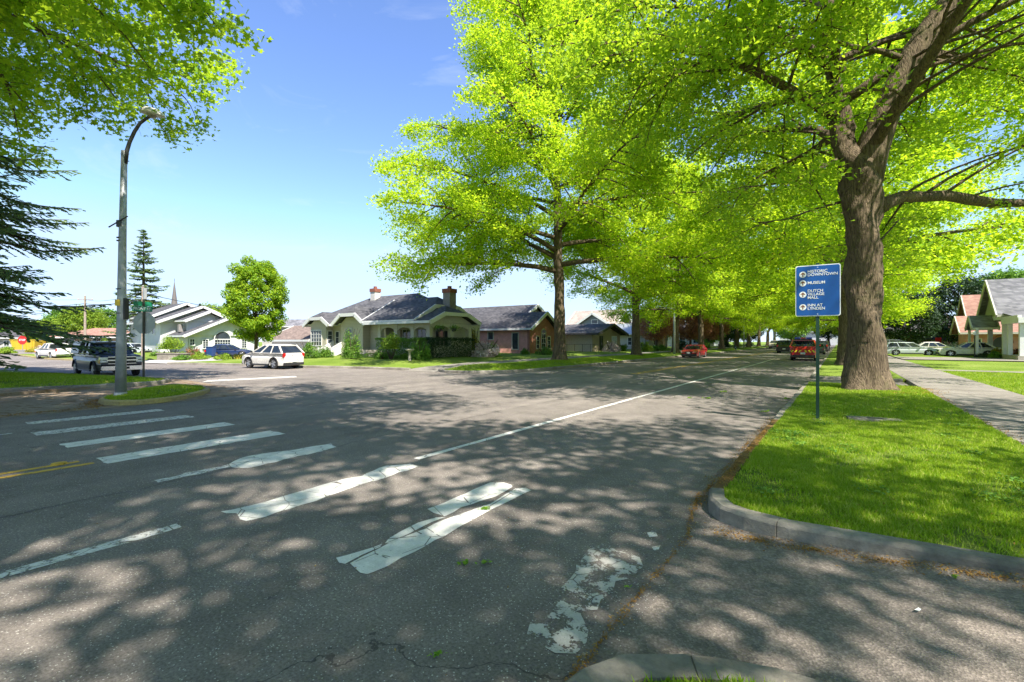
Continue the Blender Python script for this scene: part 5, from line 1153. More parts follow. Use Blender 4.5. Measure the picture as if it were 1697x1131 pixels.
# porch: piers, arches, rail walls, floor
pf = boxpart(h, 'porch_floor', 'stone', -33.2, 26.9, zg - .3, -26.9, 32.0, zg + .55)
m = MB(); xs = [-32.8, -30.7, -28.7, -26.9]
for x in xs: m.box(x - .19, 26.9, zg + .5, x + .19, 27.25, ZE - .08)
for y in (29.6, 31.9): m.box(-27.09, y - .19, zg + .5, -26.72, y + .19, ZE - .08)
def archbeam(m, axis, a0, a1, b, z0, z1, th):
    pts = []; n = 10; r = (a1 - a0) / 2
    lowp = [(a0 + r + r * math.cos(R(180 - 180 * i / n)), z0 + .42 * r * math.sin(R(180 * i / n))) for i in range(n + 1)]
    for i in range(n):
        (x0, q0), (x1, q1) = lowp[i], lowp[i + 1]; m.slab([P3(axis, x0, b, q0), P3(axis, x1, b, q1), P3(axis, x1, b, z1), P3(axis, x0, b, z1)], (0, th, 0) if axis == 'x' else (th, 0, 0))
for a, b in zip(xs[:-1], xs[1:]): archbeam(m, 'x', a + .19, b - .19, 26.95, 2.55, ZE - .08, .22)
archbeam(m, 'y', 27.25, 29.41, -27.0, 2.55, ZE - .08, .22); archbeam(m, 'y', 29.79, 31.71, -27.0, 2.55, ZE - .08, .22)
gable_wall(m, 'x', -26.95, 26.7, 32.2, ZE - .06, ZE - .02, 4.4, .45, .15); m.box(-33.0, 26.98, zg + .5, -26.8, 27.18, 1.35); m.box(-27.02, 27.1, zg + .5, -26.84, 31.9, 1.35)
m.build('porch_arcade', plain('stucco_cream', (.50, .47, .36), .85, var=.08, bump=.3), h, world=True)
for x in (-31.6, -29.7): window(h, 'y-', (x, 29.0, 2.1), 1.0, 1.3, 2, 2, trim='trim_cream')
window(h, 'x+', (-28.9, 30.6, 2.0), 1.5, 1.3, 3, 2, trim='trim_cream')
d_ = boxpart(h, 'door', plain('door_wood', (.16, .1, .06), .5), -33.1, 28.93, zg + .55, -32.2, 28.995, 2.75)
window(h, 'y-', (-42.6, 27.2, 2.05), 1.7, 1.45, 4, 4); window(h, 'y-', (-37.4, 27.2, 2.45), .9, .8, 1, 1, fr=.14, trim='trim_cream'); window(h, 'y-', (-40.3, 28.0, 2.1), .5, 1.1, 1, 2)
boxpart(h, 'side_door', 'trim_cream', -39.7, 27.93, zg + .6, -38.9, 27.995, 2.7)
window(h, 'x+', (-41.0, 27.6, 2.1), .45, 1.2, 1, 3)
st = MB()
for i in range(5): st.box(-40.1 + .0, 27.6 - .28 * (i + 1), zg - .2, -38.7, 27.6 - .28 * i, zg + .6 - .13 * i)
st.build('side_steps', 'stone', h, world=True)
st = MB(); st.beam((-40.2, 27.5, 1.75), (-40.2, 25.9, .95), .07, .1); st.beam((-38.6, 27.5, 1.75), (-38.6, 25.9, .95), .07, .1)
for x in (-40.2, -38.6):
    st.slab([(x, 27.5, .7), (x, 25.95, .15), (x, 25.95, .85), (x, 27.5, 1.65)], (.04, 0, 0)); st.box(x - .07, 25.8, .1, x + .07, 25.95, 1.15)
st.build('stair_rail', 'trim_white', h, world=True)
st = MB()
for i in range(5): st.box(-34.9, 26.9 - .34 * (i + 1), zg - .2, -32.7, 26.9 - .34 * i, zg + .5 - .13 * i)
st.build('front_steps', plain('concrete_step', (.42, .39, .34), .9, var=.2), h, world=True)
st = MB(); st.box(-35.2, 25.2, zg - .2, -34.9, 27.0, 1.0); st.box(-32.7, 25.2, zg - .2, -32.4, 27.0, 1.0); st.build('step_wall', 'stone', h, world=True)
c_ = at(622, 49.5); chimney(h, None, c_.x, c_.y, 4.9, 7.35, .72); c_ = at(745, 40.6); chimney(h, None, c_.x, c_.y, 4.4, 6.35, .8, plain('chim_grey', (.23, .21, .2), .9, var=.25), 'chim_red')
for i, u in enumerate((758, 745)):
    c_ = at(728 + 24 * i, 36.5); m = MB(); m.lathe([(.02, -.28), (.16, -.24), (.22, -.05), (.22, 0)], (c_.x, c_.y, 2.75), n=12); m.tube([(c_.x, c_.y, 2.7), (c_.x, c_.y, 3.2)], .01, 4); o = m.build('hanging_basket', 'black_plastic'); rebase(o)
    tag(o, ['left hanging flower basket under the porch arches', 'right hanging flower basket under the porch arches'][i], 'flower basket', 'hanging baskets on the porch')
    rng = np.random.default_rng(i); P = rng.normal(size=(260, 3)) * (.2, .2, .11); V, kk = cards(P, unit(rng.normal(size=P.shape)), np.full(260, .1), rng, KITE); f_ = np_mesh('flowers', V, kk, 'leaf_hedge', parent=o); f_.location = (0, 0, .32)
# --- H2 pink brick house
h = thing('brick_house', (-31, 46, .35), 'pink brick house with an arched front window and dark mottled roof', 'house')
m = MB(); m.box(-42, 42.6, 0, -27.6, 48.2, 3.05); m.box(-44, 48.2, 0, -31, 54, 3.05); m.build('wall', 'brick_pink', h, world=True)
m = MB(); m.box(-27.6, 42.55, 0, -27.3, 48.25, 3.05); gable_wall(m, 'x', -27.55, 42.6, 48.2, 3.0, 3.05, 4.75, 0, .22); m.build('front_wall', 'brick_red', h, world=True)
roof(h, 'shingle_dark', 'x', -38, -26.8, 42.1, 48.7, 3.0, 4.9); roof(h, 'shingle_dark', 'x', -44.5, -30.3, 43.6, 54.6, 3.2, 6.1, .5, 0)
m = MB(); gable_wall(m, 'x', -30.9, 44.4, 53.8, 3.3, 3.4, 5.95, 0, .2); m.build('upper_gable', 'siding_pale', h, world=True)
window(h, 'x+', (-27.3, 45.4, 1.75), .85, 1.6, 2, 3, trim='trim_cream', arch=True); window(h, 'x+', (-27.3, 44.2, 1.6), .55, 1.3, 1, 3, trim='trim_cream'); window(h, 'x+', (-27.3, 46.6, 1.6), .55, 1.3, 1, 3, trim='trim_cream')
window(h, 'y-', (-29.2, 42.6, 1.75), .75, 1.75, 1, 1, trim='trim_cream'); window(h, 'y-', (-32.6, 42.6, 2.35), .7, .8, 1, 1, trim='trim_cream')
# --- H3 grey garage house + fence
h = thing('grey_stucco_house', (-29, 60, .3), 'low grey stucco outbuilding with a dark roof and tan gable', 'house')
m = MB(); m.box(-34, 55.3, 0, -26, 64.4, 2.6); m.build('wall', 'stucco', h, world=True)
m = MB(); gable_wall(m, 'x', -26.0, 55.3, 64.4, .3, 2.6, 3.75, 0, .15); m.build('gable_wall', 'siding_tan', h, world=True)
roof(h, 'shingle_dark', 'x', -35, -24.9, 54.6, 65.1, 2.6, 3.95, trim=plain('trim_dark', (.05, .05, .05), .6))
window(h, 'x+', (-25.85, 57.8, 1.5), .9, 1.7, 2, 1, trim=MATS['trim_dark']); window(h, 'x+', (-25.85, 62.2, 1.5), 1.6, 1.7, 2, 2, glass=plain('curtain', (.4, .45, .6), .8).name)
t = thing('chain_fence', (-27, 53.6, .3), 'low chain link fence in front of the grey stucco wall', 'fence')
m = MB()
for i in range(8): m.tube([(-32 + i * 1.1, 53.6, .1), (-32 + i * 1.1, 53.6, 1.35)], .03, 6)
m.build('posts', 'dark_metal', t, world=True); m = MB(); m.tube([(-32, 53.6, 1.33), (-24.3, 53.6, 1.33)], .022, 6); m.tube([(-32, 53.6, .3), (-24.3, 53.6, .3)], .012, 6)
m.build('rail', 'dark_metal', t, world=True)
# --- H4 two storey blue grey gable + tan roof
h = thing('tall_grey_house', (-37, 84, .3), 'tall blue grey gabled house with a tan roof behind the low grey outbuilding', 'house')
c0 = at(983, 85); m = MB(); m.box(c0.x - 3.4, c0.y, 0, c0.x + 3.4, c0.y + 8, 4.4); gable_wall(m, 'y', c0.y + .02, c0.x - 3.4, c0.x + 3.4, 4.3, 4.4, 6.5, 0, .2); m.box(c0.x - 7, c0.y + 4, 0, c0.x + 6, c0.y + 12, 4.4); m.build('wall', 'siding_blue', h, world=True)
roof(h, 'shingle_tan', 'y', c0.y - .5, c0.y + 8, c0.x - 3.9, c0.x + 3.9, 4.3, 6.7); roof(h, 'shingle_tan', 'x', c0.x - 7.6, c0.x + 3, c0.y + 3, c0.y + 13, 4.2, 7.7)
window(h, 'y-', (c0.x + .3, c0.y, 4.9), 1.1, 1.3, 1, 2)
# --- H5 pale house with metal roof
h = thing('pale_house', (-27, 82, .3), 'pale cream house with a light metal roof and tan brick chimney behind the street trunks', 'house')
m = MB(); m.box(-38, 76, 0, -25.5, 86, 2.9); gable_wall(m, 'x', -25.7, 76, 86, 2.8, 2.9, 4.6, .2, .2); m.build('wall', 'siding_pale', h, world=True); roof(h, 'roof_metal', 'x', -39, -24.6, 75.2, 86.8, 2.8, 4.7, 0, .3)
window(h, 'x+', (-25.5, 79, 1.7), 1.4, 1.2, 2, 1); window(h, 'x+', (-25.5, 83, 1.7), 1.4, 1.2, 2, 1); window(h, 'y-', (-28.5, 76, 1.7), 1.2, 1.2, 2, 2)
boxpart(h, 'chimney', plain('chim_tan', (.5, .33, .25), .85), -25.4, 80.4, 0, -24.6, 81.6, 5.4)
# --- H6 large white house on the left
h = thing('white_house', (-76, 31, 0), 'large white two storey house with stepped gables and an arched window', 'house')
m = MB(); m.box(-81, 26.5, -.1, -70.8, 35.8, 2.65); gable_wall(m, 'x', -70.85, 26.4, 35.8, 2.5, 2.6, 4.65, 0, .25); m.build('wall', 'siding_white', h, world=True)
roof(h, 'shingle_grey', 'x', -81.5, -69.7, 25.6, 36.6, 2.35, 4.85, name='front_roof')
m = MB(); m.box(-84, 24.9, -.1, -75.2, 34.6, 4.45); gable_wall(m, 'x', -75.25, 24.8, 34.7, 4.3, 4.4, 6.35, 0, .25); m.build('upper_wall', 'siding_white', h, world=True)
roof(h, 'shingle_grey', 'x', -85, -74.2, 24.1, 35.3, 4.2, 6.6, name='upper_roof')
m = MB(); m.box(-88, 25.2, -.1, -79.2, 33.5, 5.2); gable_wall(m, 'x', -79.25, 25.1, 33.4, 5.1, 5.2, 6.9, 0, .25); m.build('back_wall', 'siding_white', h, world=True)
roof(h, 'shingle_grey', 'x', -89, -78.4, 24.6, 33.9, 5.0, 7.2, name='back_roof')
m = MB(); m.box(-76, 27.0, 3, -72.2, 32.3, 4.6); gable_wall(m, 'x', -72.3, 26.9, 32.4, 4.4, 4.5, 5.6, 0, .2); m.build('dormer_wall', 'siding_white', h, world=True)
roof(h, 'shingle_grey', 'x', -76, -71.5, 26.4, 32.9, 4.4, 5.85, name='dormer_roof')
window(h, 'x+', (-70.6, 30.7, 1.35), 2.0, 1.15, 6, 3, fr=.12, arch=True); window(h, 'x+', (-70.6, 28.55, 1.35), .6, 1.15, 2, 4); window(h, 'x+', (-70.6, 26.95, 1.6), .5, .75, 2, 2); window(h, 'x+', (-70.6, 33.6, 1.35), .6, 1.15, 2, 4)
m = MB(); m.box(-102, 29, -.1, -88, 37, 2.6); m.build('garage_wall', 'siding_white', h, world=True); roof(h, 'shingle_grey', 'x', -103, -87.6, 28.2, 37.8, 2.5, 4.3, name='garage_roof', k0=.6)
m = MB(); m.box(-93.4, 28.93, .05, -90.2, 28.99, 2.1); g_ = m.build('garage_door', plain('garage', (.5, .52, .58), .5), h, world=True)
window(h, 'y-', (-98, 29, 1.5), 1.6, 1.3, 2, 1); boxpart(h, 'entry_wall', 'brick_pink', -101, 28.92, 0, -99.5, 28.99, 2.4); window(h, 'y-', (-77.5, 24.9, 3.4), .9, 1.3, 1, 1); window(h, 'y-', (-80, 24.9, 3.4), .9, 1.3, 1, 1)
m = MB(); m.box(-73.2, 26.2, 3.0, -72.7, 26.7, 4.0); m.build('vent_box', 'chim_grey', h, world=True)
# spire
c_ = at(289, 190); t = thing('church_spire', (c_.x, c_.y, 0), 'slender dark church spire rising behind the white house roof', 'church spire')
m = MB(); m.lathe([(1.75, 12.5), (1.3, 15.5), (.05, 26.0)], n=8); m.build('steeple', plain('spire_brown', (.13, .11, .11), .8), t); m = MB(); m.box(-1.4, -1.4, -.2, 1.4, 1.4, 12.6); m.build('tower', 'brick_red', t); m = MB(); m.tube([(0, 0, 25.8), (0, 0, 27)], .08, 5); m.build('finial', 'dark_metal', t)
# --- H7 orange roofed bungalow
c_ = at(140, 82); h = thing('bungalow', (0, 0, 0), 'low bungalow with an orange hipped roof at the far left', 'house', rz=ANG); k = 82 / 778
def X7(u): return (u - 140) * k
def Z7(v): return 1.75 + (566 - v) * k
m = MB(); m.box(X7(93), 0, 0, X7(194), 8, Z7(562)); m.build('wall', 'siding_tan', h); roof(h, 'shingle_orange', 'x', X7(86), X7(198), -.8, 9, Z7(560.5), Z7(545), .95, .95)
m = MB(); m.box(X7(168), 3.6, Z7(556), X7(174), 4.4, Z7(541.5)); m.build('chimney', 'chim_red', h)
for u, w_ in ((101, 1.4), (115, 1.8), (160, 1.4)): window(h, 'y-', (X7(u), 0, Z7(567)), w_, 1.1, 2, 1)
m = MB(); m.box(X7(57), 1.5, 0, X7(80), 8, Z7(566)); m.build('side_wall', 'siding_grey', h); roof(h, 'shingle_dark', 'x', X7(52), X7(84), .8, 8.6, Z7(566), Z7(558), .6, 0, name='side_roof')
h.location = (c_.x, c_.y, 0)
for u, D, w_, z1, mt, rf, l in ((20, 95, 3.6, 2.3, 'siding_pale', 'shingle_dark', 'small white shed far off at the left edge'), (-8, 120, 7, 3.4, 'siding_white', 'shingle_light', 'pale house cut by the left edge of the view'), (500, 95, 8, 4.6, 'siding_pale', 'shingle_light', 'light house roof behind the left end of the craftsman house')):
    c_ = at(u, D); h = thing('distant_house', (0, 0, 0), l, 'house', 'distant small houses', rz=ANG); m = MB(); m.box(-w_, 0, 0, w_, 5, z1); m.build('wall', mt, h); roof(h, rf, 'x', -w_ - .5, w_ + .5, -.6, 5.6, z1, z1 + 1.5, .4, .4); window(h, 'y-', (-w_ * .3, 0, z1 * .55), 1.0, 1.0, 2, 1); h.location = (c_.x, c_.y, 0)
# brown roofed garage behind the maple
c_ = at(492, 50); h = thing('brown_garage', (0, 0, 0), 'low brown shingled garage roof between the oval maple and the craftsman house', 'garage', rz=0); m = MB(); m.box(-5, 0, 0, 3, 6, 1.9); m.build('wall', 'siding_white', h); roof(h, 'shingle_brown', 'x', -5.6, 3.4, -.7, 6.7, 1.75, 3.4, 0, 0); h.location = (c_.x, c_.y, 0)
# --- right side houses
h = thing('porch_house', (18, 64, .2), 'pale house with white porch columns and a steep grey roof at the right edge', 'house')
m = MB(); m.box(15.2, 60.9, .1, 40, 67.0, 4.1); m.build('wall', 'siding_pale', h, world=True); m = MB(); m.box(12.2, 60.5, 3.7, 15.2, 60.8, 4.1); m.box(12.2, 66.9, 3.7, 15.2, 67.2, 4.1); m.box(12.2, 60.8, 3.7, 12.4, 66.9, 4.1); m.build('porch_lintel', 'trim_white', h, world=True)
for y in (60.75, 65.8): boxpart(h, 'porch_column', 'trim_white', 12.25, y - .17, .5, 12.59, y + .17, 3.7, .02)
boxpart(h, 'side_deck', 'stone', 12.1, 60.95, 0, 15.2, 67.3, .5)
m = MB(); gable_wall(m, 'x', 12.25, 60.7, 67.2, 4.0, 4.1, 7.35, 0, .2); m.build('gable_wall', 'siding_green', h, world=True)
roof(h, 'shingle_light', 'x', 11.8, 40, 60.2, 67.8, 4.0, 7.55, trim='trim_cream'); 
m = MB(); m.slab([(12.2, 55.6, 3.55), (40, 55.6, 3.55), (40, 60.4, 4.15), (12.2, 60.4, 4.15)], (0, 0, .14)); pr = m.build('porch_roof', 'shingle_light', h, world=True); m = MB(); m.box(12.1, 55.35, 3.25, 40, 55.6, 3.7); m.box(12.1, 55.6, 3.25, 12.35, 60.4, 3.9); m.build('porch_beam', 'trim_white', h, world=True)
for x in (12.4, 15.0, 18.4, 22): boxpart(h, 'porch_column', 'trim_white', x - .16, 55.7, .5, x + .16, 56.02, 3.28, .02)
boxpart(h, 'porch_column', 'trim_white', 12.24, 59.0, .5, 12.56, 59.32, 3.28, .02)
boxpart(h, 'porch_deck', 'stone', 12.1, 55.4, 0, 40, 60.9, .52); roof(h, 'shingle_dark', 'y', 56.6, 66, 17.2, 26, 4.3, 8.6, name='cross_roof', trim='trim_cream')
window(h, 'y-', (17.5, 60.9, 2.2), 1.2, 1.5, 2, 2); window(h, 'y-', (20.5, 60.9, 2.2), 1.2, 1.5, 2, 2)
m = MB(); gable_wall(m, 'x', 10.9, 62.8, 65.4, 2.9, 3.0, 4.0, 0, .15); m.build('entry_gable', 'siding_green', h, world=True); roof(h, 'shingle_light', 'x', 10.6, 12.4, 62.6, 65.6, 2.9, 4.1, trim='trim_cream', name='entry_roof')
for y in (62.5, 65.7): boxpart(h, 'entry_post', 'trim_white', 10.8, y - .1, .1, 11.0, y + .1, 3.0)
h = thing('orange_cottage', (18, 82, .2), 'cottage with steep orange shingle roofs and an arched brick porch', 'house')
m = MB(); m.box(13.6, 79.5, .1, 34, 86.5, 3.6); gable_wall(m, 'x', 13.5, 79.5, 86.5, 3.5, 3.6, 7.1, 0, .2); m.build('wall', 'brick_red', h, world=True); roof(h, 'shingle_orange', 'x', 13, 34.5, 78.8, 87.2, 3.4, 7.5, trim='trim_cream')
m = MB(); m.box(12.2, 75.4, .1, 18.5, 79.5, 2.7); m.build('porch_wall', 'brick_pink', h, world=True); roof(h, 'shingle_orange', 'x', 11.6, 19, 74.8, 80.4, 2.6, 4.6, trim='trim_cream', name='porch_roof')
m = MB(); c0 = Vector((15.2, 75.38, .2)); m.slab([c0 + Vector((x, 0, z)) for x, z in [(-.75, 0), (.75, 0), (.75, 1.3)] + [(.75 * math.cos(R(a)), 1.3 + .75 * math.sin(R(a))) for a in range(20, 180, 20)] + [(-.75, 1.3)]], (0, .05, 0)); m.build('arched_opening', 'dark_metal', h, world=True)
m = MB(); m.tube([c0 + Vector((.85 * math.cos(R(a)), -.02, 1.3 + .85 * math.sin(R(a)))) for a in range(0, 181, 15)], .09, 6); m.build('arch_trim', 'brick_red', h, world=True); window(h, 'y-', (13.2, 75.4, 1.4), .5, 1.1, 1, 2)
c_ = at(1645, 43.5, .2); t = thing('garden_lamp_post', (c_.x - 1.2, c_.y, .2), 'thin dark lamp post in the garden before the porch house', 'lamp post'); m = MB(); m.tube([(0, 0, -.1), (0, 0, 2.1)], [.06, .045], 8); m.build('post', 'dark_metal', t); m = MB(); m.lathe([(.05, 2.1), (.12, 2.15), (.14, 2.4), (.02, 2.5)], n=10); m.build('lantern', 'white', t)
# street end and far houses
for i, (x, y, w_, d_, z1, mt, rf, l) in enumerate([(-32, 118, 12, 9, 3.4, 'siding_pale', 'shingle_light', 'pale house beyond the copper trees'), (-33, 142, 12, 9, 3.6, 'siding_white', 'shingle_grey', 'white house beyond the far arm lamp'), (-8, 232, 26, 10, 5.5, 'siding_white', 'shingle_light', 'broad white building closing the far end of the street'), (12, 108, 10, 9, 3.4, 'siding_pale', 'shingle_dark', 'pale house deep on the right behind the dark tree'), (12, 135, 12, 9, 3.4, 'siding_white', 'shingle_grey', 'white house far on the right side of the street')]):
    h = thing('far_house', (x, y, .1), l, 'house', 'houses far down the street'); m = MB(); m.box(-w_ / 2, 0, -.1, w_ / 2, d_, z1); m.build('wall', mt, h); o = roof(h, rf, 'x', x - w_ / 2 - .5, x + w_ / 2 + .5, y - .6, y + d_ + .6, z1 + .0, z1 + 2.4, .3, .3)
    for q in (-.3, .05, .32): window(h, 'y-', (x + q * w_, y, 1.9), 1.3, 1.3, 2, 2)
    face = 'x+' if x < -10 else 'x-'
    if abs(x) > 9:
        for q in (.3, .7): window(h, face, (x + (w_ / 2 if face == 'x+' else -w_ / 2), y + d_ * q, 1.9), 1.3, 1.3, 2, 2)
c_ = at(1551, 80, .2); t = thing('garden_canopy', c_, 'black garden canopy seen over the parked cars', 'canopy', rz=ANG); m = MB(); m.add([(-1.9, -1.4, 1.8), (1.9, -1.4, 1.8), (1.9, 1.4, 1.8), (-1.9, 1.4, 1.8), (-1.0, 0, 3.1), (1.0, 0, 3.1)], [(0, 1, 5, 4), (1, 2, 5), (2, 3, 4, 5), (3, 0, 4), (3, 2, 1, 0)]); m.build('cloth', 'black_cloth', t)
m = MB()
for x in (-1.7, 1.7):
    for y in (-1.2, 1.2): m.tube([(x, y, -.1), (x, y, 1.9)], .04, 6)
m.build('poles', 'galv', t)
c_ = at(1555, 62, .2); t = thing('yard_sign', c_, 'small red yard sign behind the white cars', 'sign', rz=ANG); m = MB(); m.box(-.4, -.02, .7 + .6, .4, .02, 2.0); m.build('panel', 'sign_red', t); m = MB(); m.box(-.38, -.015, -.1, -.33, .015, 1.3); m.box(.33, -.015, -.1, .38, .015, 1.3); m.build('stakes', 'white', t)
# ---------------------------------------------------------------- shrubs
BUSH = {}
def bush(name, loc, size, mat, label, group, seed=0, n=3200, leaf=.11, stem=False, cat='shrub'):
    rng = np.random.default_rng(seed); sx, sy, sz = size; nb = 26; C = unit(rng.normal(size=(nb, 3))) * rng.uniform(.35, .8, (nb, 1)); C[:, 2] = np.abs(C[:, 2]) * 1.0 - .05
    k = rng.integers(0, nb, n); dd = unit(rng.normal(size=(n, 3))) * rng.random((n, 1)) ** .35; P = (C[k] + dd * rng.uniform(.22, .36, nb)[k][:, None]) * np.array([sx, sy, sz]) * .86; P[:, 2] = np.maximum(P[:, 2], -.02)
    N = unit(dd + rng.normal(size=P.shape) * .45 + np.array([0, 0, .4])); V, kk = cards(P + np.array([0, 0, sz * .08 + (sz * .5 if stem else 0)]), N, leaf * rng.uniform(.6, 1.2, n), rng, KITE)
    t = thing(name, loc, label, cat, group); np_mesh('foliage', V, kk, mat, parent=t); m = MB()
    for i in range(6): a = i * 1.05; m.tube([(0, 0, -.1), (math.cos(a) * sx * .25, math.sin(a) * sy * .25, sz * .45), (math.cos(a) * sx * .55, math.sin(a) * sy * .55, sz * (.8 if not stem else 1.0))], [.04, .028, .01], 5, False)
    m.build('stems', 'bark_dark', t, fixn=False); return t
GS = 'shrubs around the craftsman house'
def bp(u, D, z=.3): return at(u, D, z)
bush('shrub', bp(508, 37), (1.5, 1.3, 1.7), 'leaf_hedge', 'broad bright shrub right of the white crossover', GS, 1, 4200)
bush('shrub', bp(540, 38.5), (1.0, .9, 1.3), 'leaf_hedge', 'shrub left of the white stair rail', GS, 2)
bush('tall_shrub', bp(583, 35.5), (1.25, 1.1, 3.0), 'leaf_hedge', 'tall bushy shrub left of the front steps', GS, 3, 5200)
bush('small_tree', bp(648, 35), (1.3, 1.2, 1.6), 'leaf_lime', 'yellow green small tree right of the front steps', GS, 4, 2800, .13, True)
bush('shrub', bp(632, 35), (.8, .7, .9), 'leaf_hedge', 'low shrub under the yellow green small tree', GS, 5, 1800)
bush('hedge', bp(697, 33.8), (1.1, 1.0, 1.85), 'leaf_hedge', 'bright bushy mound in the middle of the porch hedge', GS, 6, 4200)
bush('shrub', bp(808, 40), (2.1, 1.4, 2.0), 'blossom', 'pale pink blossoming rhododendron between the two houses', GS, 7, 3000, .2)
bush('shrub', bp(808, 40.6), (1.95, 1.35, 1.8), 'leaf_hedge', 'green leaves behind the rhododendron blossom', GS, 8, 2200, .14)
bush('shrub', bp(787, 43), (.7, .6, 3.3), 'leaf_yellow', 'yellow leaved tall shrub behind the rhododendron', GS, 9, 2000, .13)
bush('shrub', bp(870, 47.5), (.8, .7, .9), 'leaf_hedge', 'small shrub at the brick house corner', GS, 10, 1500)
bush('shrub', bp(901, 47), (1.6, 1.2, 1.2), 'leaf_hedge', 'round shrub under the arched brick window', GS, 11, 2600)
bush('shrub', bp(1012, 60), (1.5, 1.2, 1.8), 'blossom', 'pale blossoming shrub at the grey house corner', GS, 12, 2000, .17)
bush('shrub', bp(1067, 62), (1.5, 1.2, 2.0), 'leaf_lime', 'yellow green shrub right of the second left trunk', GS, 13, 2200, .16)
bush('shrub', bp(1030, 66), (1.5, 1.2, 1.4), 'leaf_hedge', 'dark green shrub by the pale cream house', GS, 14, 2200, .16)
bush('shrub', bp(1090, 68), (2.2, 1.2, 1.2), 'leaf_hedge', 'low shrub row before the pale cream house', GS, 15, 2200, .16)
# clipped hedge in front of the porch
def hedge(x0, y0, x1, y1, z0, z1, mat, label, group, seed, n, leaf=.09, name='hedge'):
    rng = np.random.default_rng(seed); fz = rng.random((n, 3)); ax = rng.integers(0, 4, n); Pn = fz.copy(); Pn[ax == 0, 1] = rng.random((ax == 0).sum()) * .12; Pn[ax == 1, 2] = 1 - rng.random((ax == 1).sum()) * .1; Pn[ax == 2, 0] = 1 - rng.random((ax == 2).sum()) * .03; Pn[ax == 3, 1] = rng.random((ax == 3).sum())
    P = np.array([x0, y0, z0]) + Pn * np.array([x1 - x0, y1 - y0, z1 - z0]); P[:, 2] += .08 * np.sin(P[:, 0] * 3) * Pn[:, 2]; P[:, 1] += .1 * np.sin(P[:, 0] * 2.3 + P[:, 2] * 3)
    N = unit(rng.normal(size=P.shape) * .6 + np.where(ax[:, None] == 1, [[0, 0, 1.0]], [[.2, -1.0, .4]])); loc = np.array([(x0 + x1) / 2, (y0 + y1) / 2, z0]); V, kk = cards(P - loc, N, leaf * rng.uniform(.6, 1.2, n), rng, KITE)
    o = np_mesh(name, V, kk, mat); o.location = tuple(loc); return tag(o, label, 'hedge', group)
hedge(-31.3, 25.2, -26.3, 26.2, .25, 1.95, 'leaf_hedge', 'clipped dark hedge in front of the porch arches', GS, 1, 14000); hedge(-26.6, 26.0, -25.8, 31.5, .25, 2.0, 'leaf_dark', 'darkest end of the porch hedge along the main street side', GS, 2, 9000)
hedge(-33, 24.2, -27, 24.8, .25, .7, 'leaf_hedge', 'low border planting in front of the porch hedge', GS, 3, 4000)
c_ = bp(679, 32.6); t = thing('bird_bath', c_, 'small stone bird bath before the porch hedge', 'bird bath'); m = MB(); m.lathe([(.2, 0), (.1, .1), (.08, .7), (.3, .82), (.33, .9), (.001, .86)], n=14); m.build('basin', 'stone', t, smooth=True)
GW = 'shrubs in front of the white house'
bush('pruned_tree', bp(287, 46, .0), (1.9, 1.6, 1.75), 'leaf_lime', 'flat topped pruned tree before the white house', GW, 20, 3600, .13, True)
bush('shrub', bp(318, 48, .0), (1.2, 1.0, 1.5), 'leaf_copper', 'reddish shrub between the pruned tree and the white wall', GW, 21, 1600, .14); bush('shrub', bp(322, 48.2, 0), (1.15, 1.0, 1.45), 'leaf_hedge', 'green shrub tucked against the reddish shrub', GW, 22, 1600, .14)
for i, (u, D, r, l) in enumerate([(257, 47, .75, 'leftmost ball shrub by the white house drive'), (271, 46, .7, 'ball shrub under the left of the pruned tree'), (283, 44.5, .65, 'ball shrub directly below the pruned tree'), (301, 45, .8, 'ball shrub right of the pruned tree trunk'), (347, 55, .8, 'ball shrub under the narrow window'), (363, 55, .95, 'ball shrub under the arched window'), (378, 55, .8, 'ball shrub right of the arched window'), (397, 55, .95, 'ball shrub at the right end of the white wall')]):
    bush('ball_shrub', bp(u, D, 0), (r * 1.15, r, r * 1.25), 'leaf_lime' if i % 2 else 'leaf_hedge', l, GW, 30 + i, 1300, .1)
for i, (u, D, sx, sz, mt, l) in enumerate([(330, 43, 2.4, .75, 'leaf_lime', 'flowering border left of the blue bin'), (300, 41.5, 1.6, .6, 'leaf_hedge', 'low border plants below the grey planter'), (370, 42, 2.6, .7, 'leaf_lime', 'grassy border before the blue sedan'), (398, 42, 1.6, .7, 'leaf_yellow', 'yellowish border at the foot of the oval maple')]):
    bush('border_plants', bp(u, D, .1), (sx, .8, sz), mt, l, GW, 50 + i, 2200, .12)
c_ = bp(288, 42.3, .1); t = thing('raised_planter', c_, 'long grey concrete planter wall in front of the pruned tree', 'planter', rz=ANG); m = MB(); m.box(-1.35, -.25, -.1, 1.35, .25, .5); m.build('wall', 'kerb', t, bevel=.02); m = MB(); m.box(-1.42, -.3, .5, 1.42, .3, .57); m.build('coping', 'kerb', t)
GX = 'hedges and shrubs at the far left'
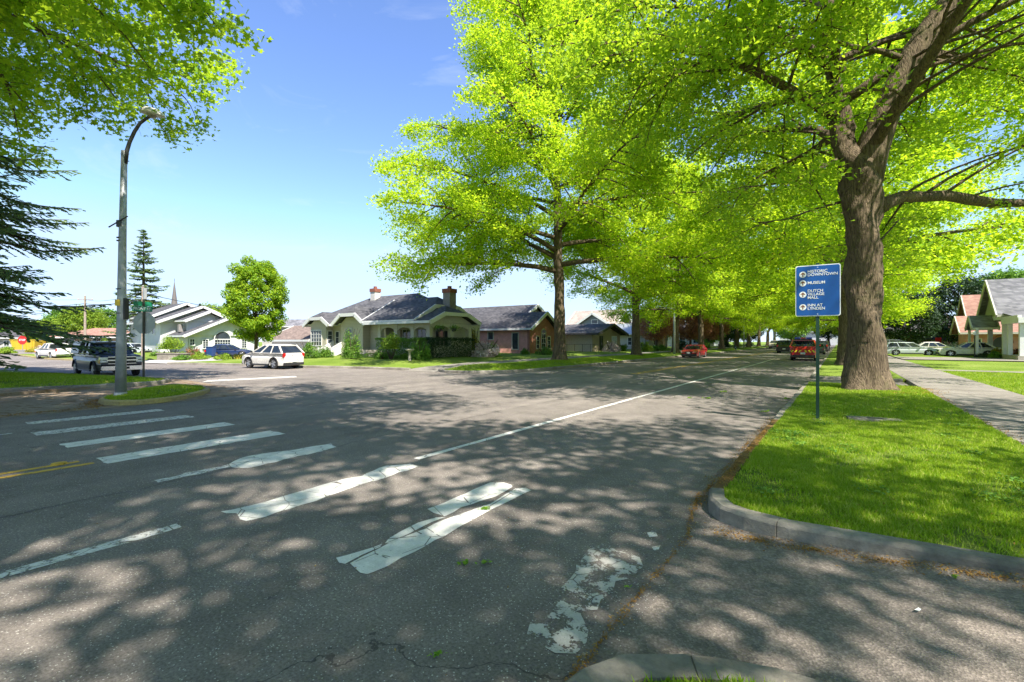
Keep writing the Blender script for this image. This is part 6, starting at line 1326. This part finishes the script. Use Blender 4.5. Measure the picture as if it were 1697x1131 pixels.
for i, (u, D, sx, sz, mt, l) in enumerate([(12, 66, 3.6, 1.1, 'leaf_lime', 'bright hedge at the left edge beyond the side street'), (60, 72, 3, 1.1, 'leaf_yellow', 'yellowish shrub before the grey side wing'), (172, 74, 3.2, 2.9, 'leaf_lime', 'round bright shrub in front of the bungalow'), (85, 76, 2.4, 1.9, 'leaf_lime', 'bright shrub at the left corner of the bungalow'), (70, 74, 1.6, 1.2, 'blossom', 'blossoming low shrub before the side wing')]):
    bush('shrub', bp(u, D, 0), (sx, 1.4, sz), mt, l, GX, 60 + i, 2400, .2)
GY = 'shrubs by the right hand houses'
for i, (u, D, sx, sz, mt, l) in enumerate([(1655, 44.5, .9, 1.1, 'leaf_yellow', 'golden flowering shrub between the porch columns'), (1630, 44, 1.0, .55, 'leaf_dark', 'low dark shrub left of the first porch column'), (1650, 42.8, .7, .7, 'leaf_hedge', 'round green shrub at the foot of the porch column'), (1683, 45, 1.3, 1.2, 'leaf_copper', 'dark red shrub behind the second porch column'), (1600, 60, 1.2, 1.0, 'leaf_lime', 'lime shrub before the arched cottage porch'), (1540, 66, 3.5, 1.6, 'leaf_hedge', 'wide green shrub behind the pale wagon'), (1580, 66, 2, 1.9, 'leaf_dark', 'dark shrub at the left corner of the cottage')]):
    bush('shrub', bp(u, D, .2), (sx, sx * .8, sz), mt, l, GY, 80 + i, 1800, .14)
for i, (x, y, l) in enumerate([(-21, 78, 'shrub on the lawn behind the red car'), (-20.5, 92, 'shrub below the nearer copper tree'), (-20, 108, 'shrub past the first arm lamp'), (-20, 122, 'shrub on the lawn well past the first arm lamp'), (-20, 140, 'shrub before the far arm lamp')]):
    bush('shrub', (x, y, .3), (2.0, 1.8, 1.9), 'leaf_hedge' if i % 2 else 'leaf_dark', l, 'shrubs along the left gardens', 90 + i, 1800, .2)
m_ = thing('fire_hydrant', (-15.2, 92, .15), 'small blue and white hydrant on the left verge by the first arm lamp', 'hydrant'); m = MB(); m.lathe([(.2, 0), (.16, .05), (.14, .5), (.17, .52), (.15, .62), (.02, .72)], n=12); m.build('barrel', 'bin_blue', m_); m = MB(); m.lathe([(.06, -.24), (.06, .24)], (0, 0, .42), axis='y', n=10); m.build('nozzle', 'white', m_)
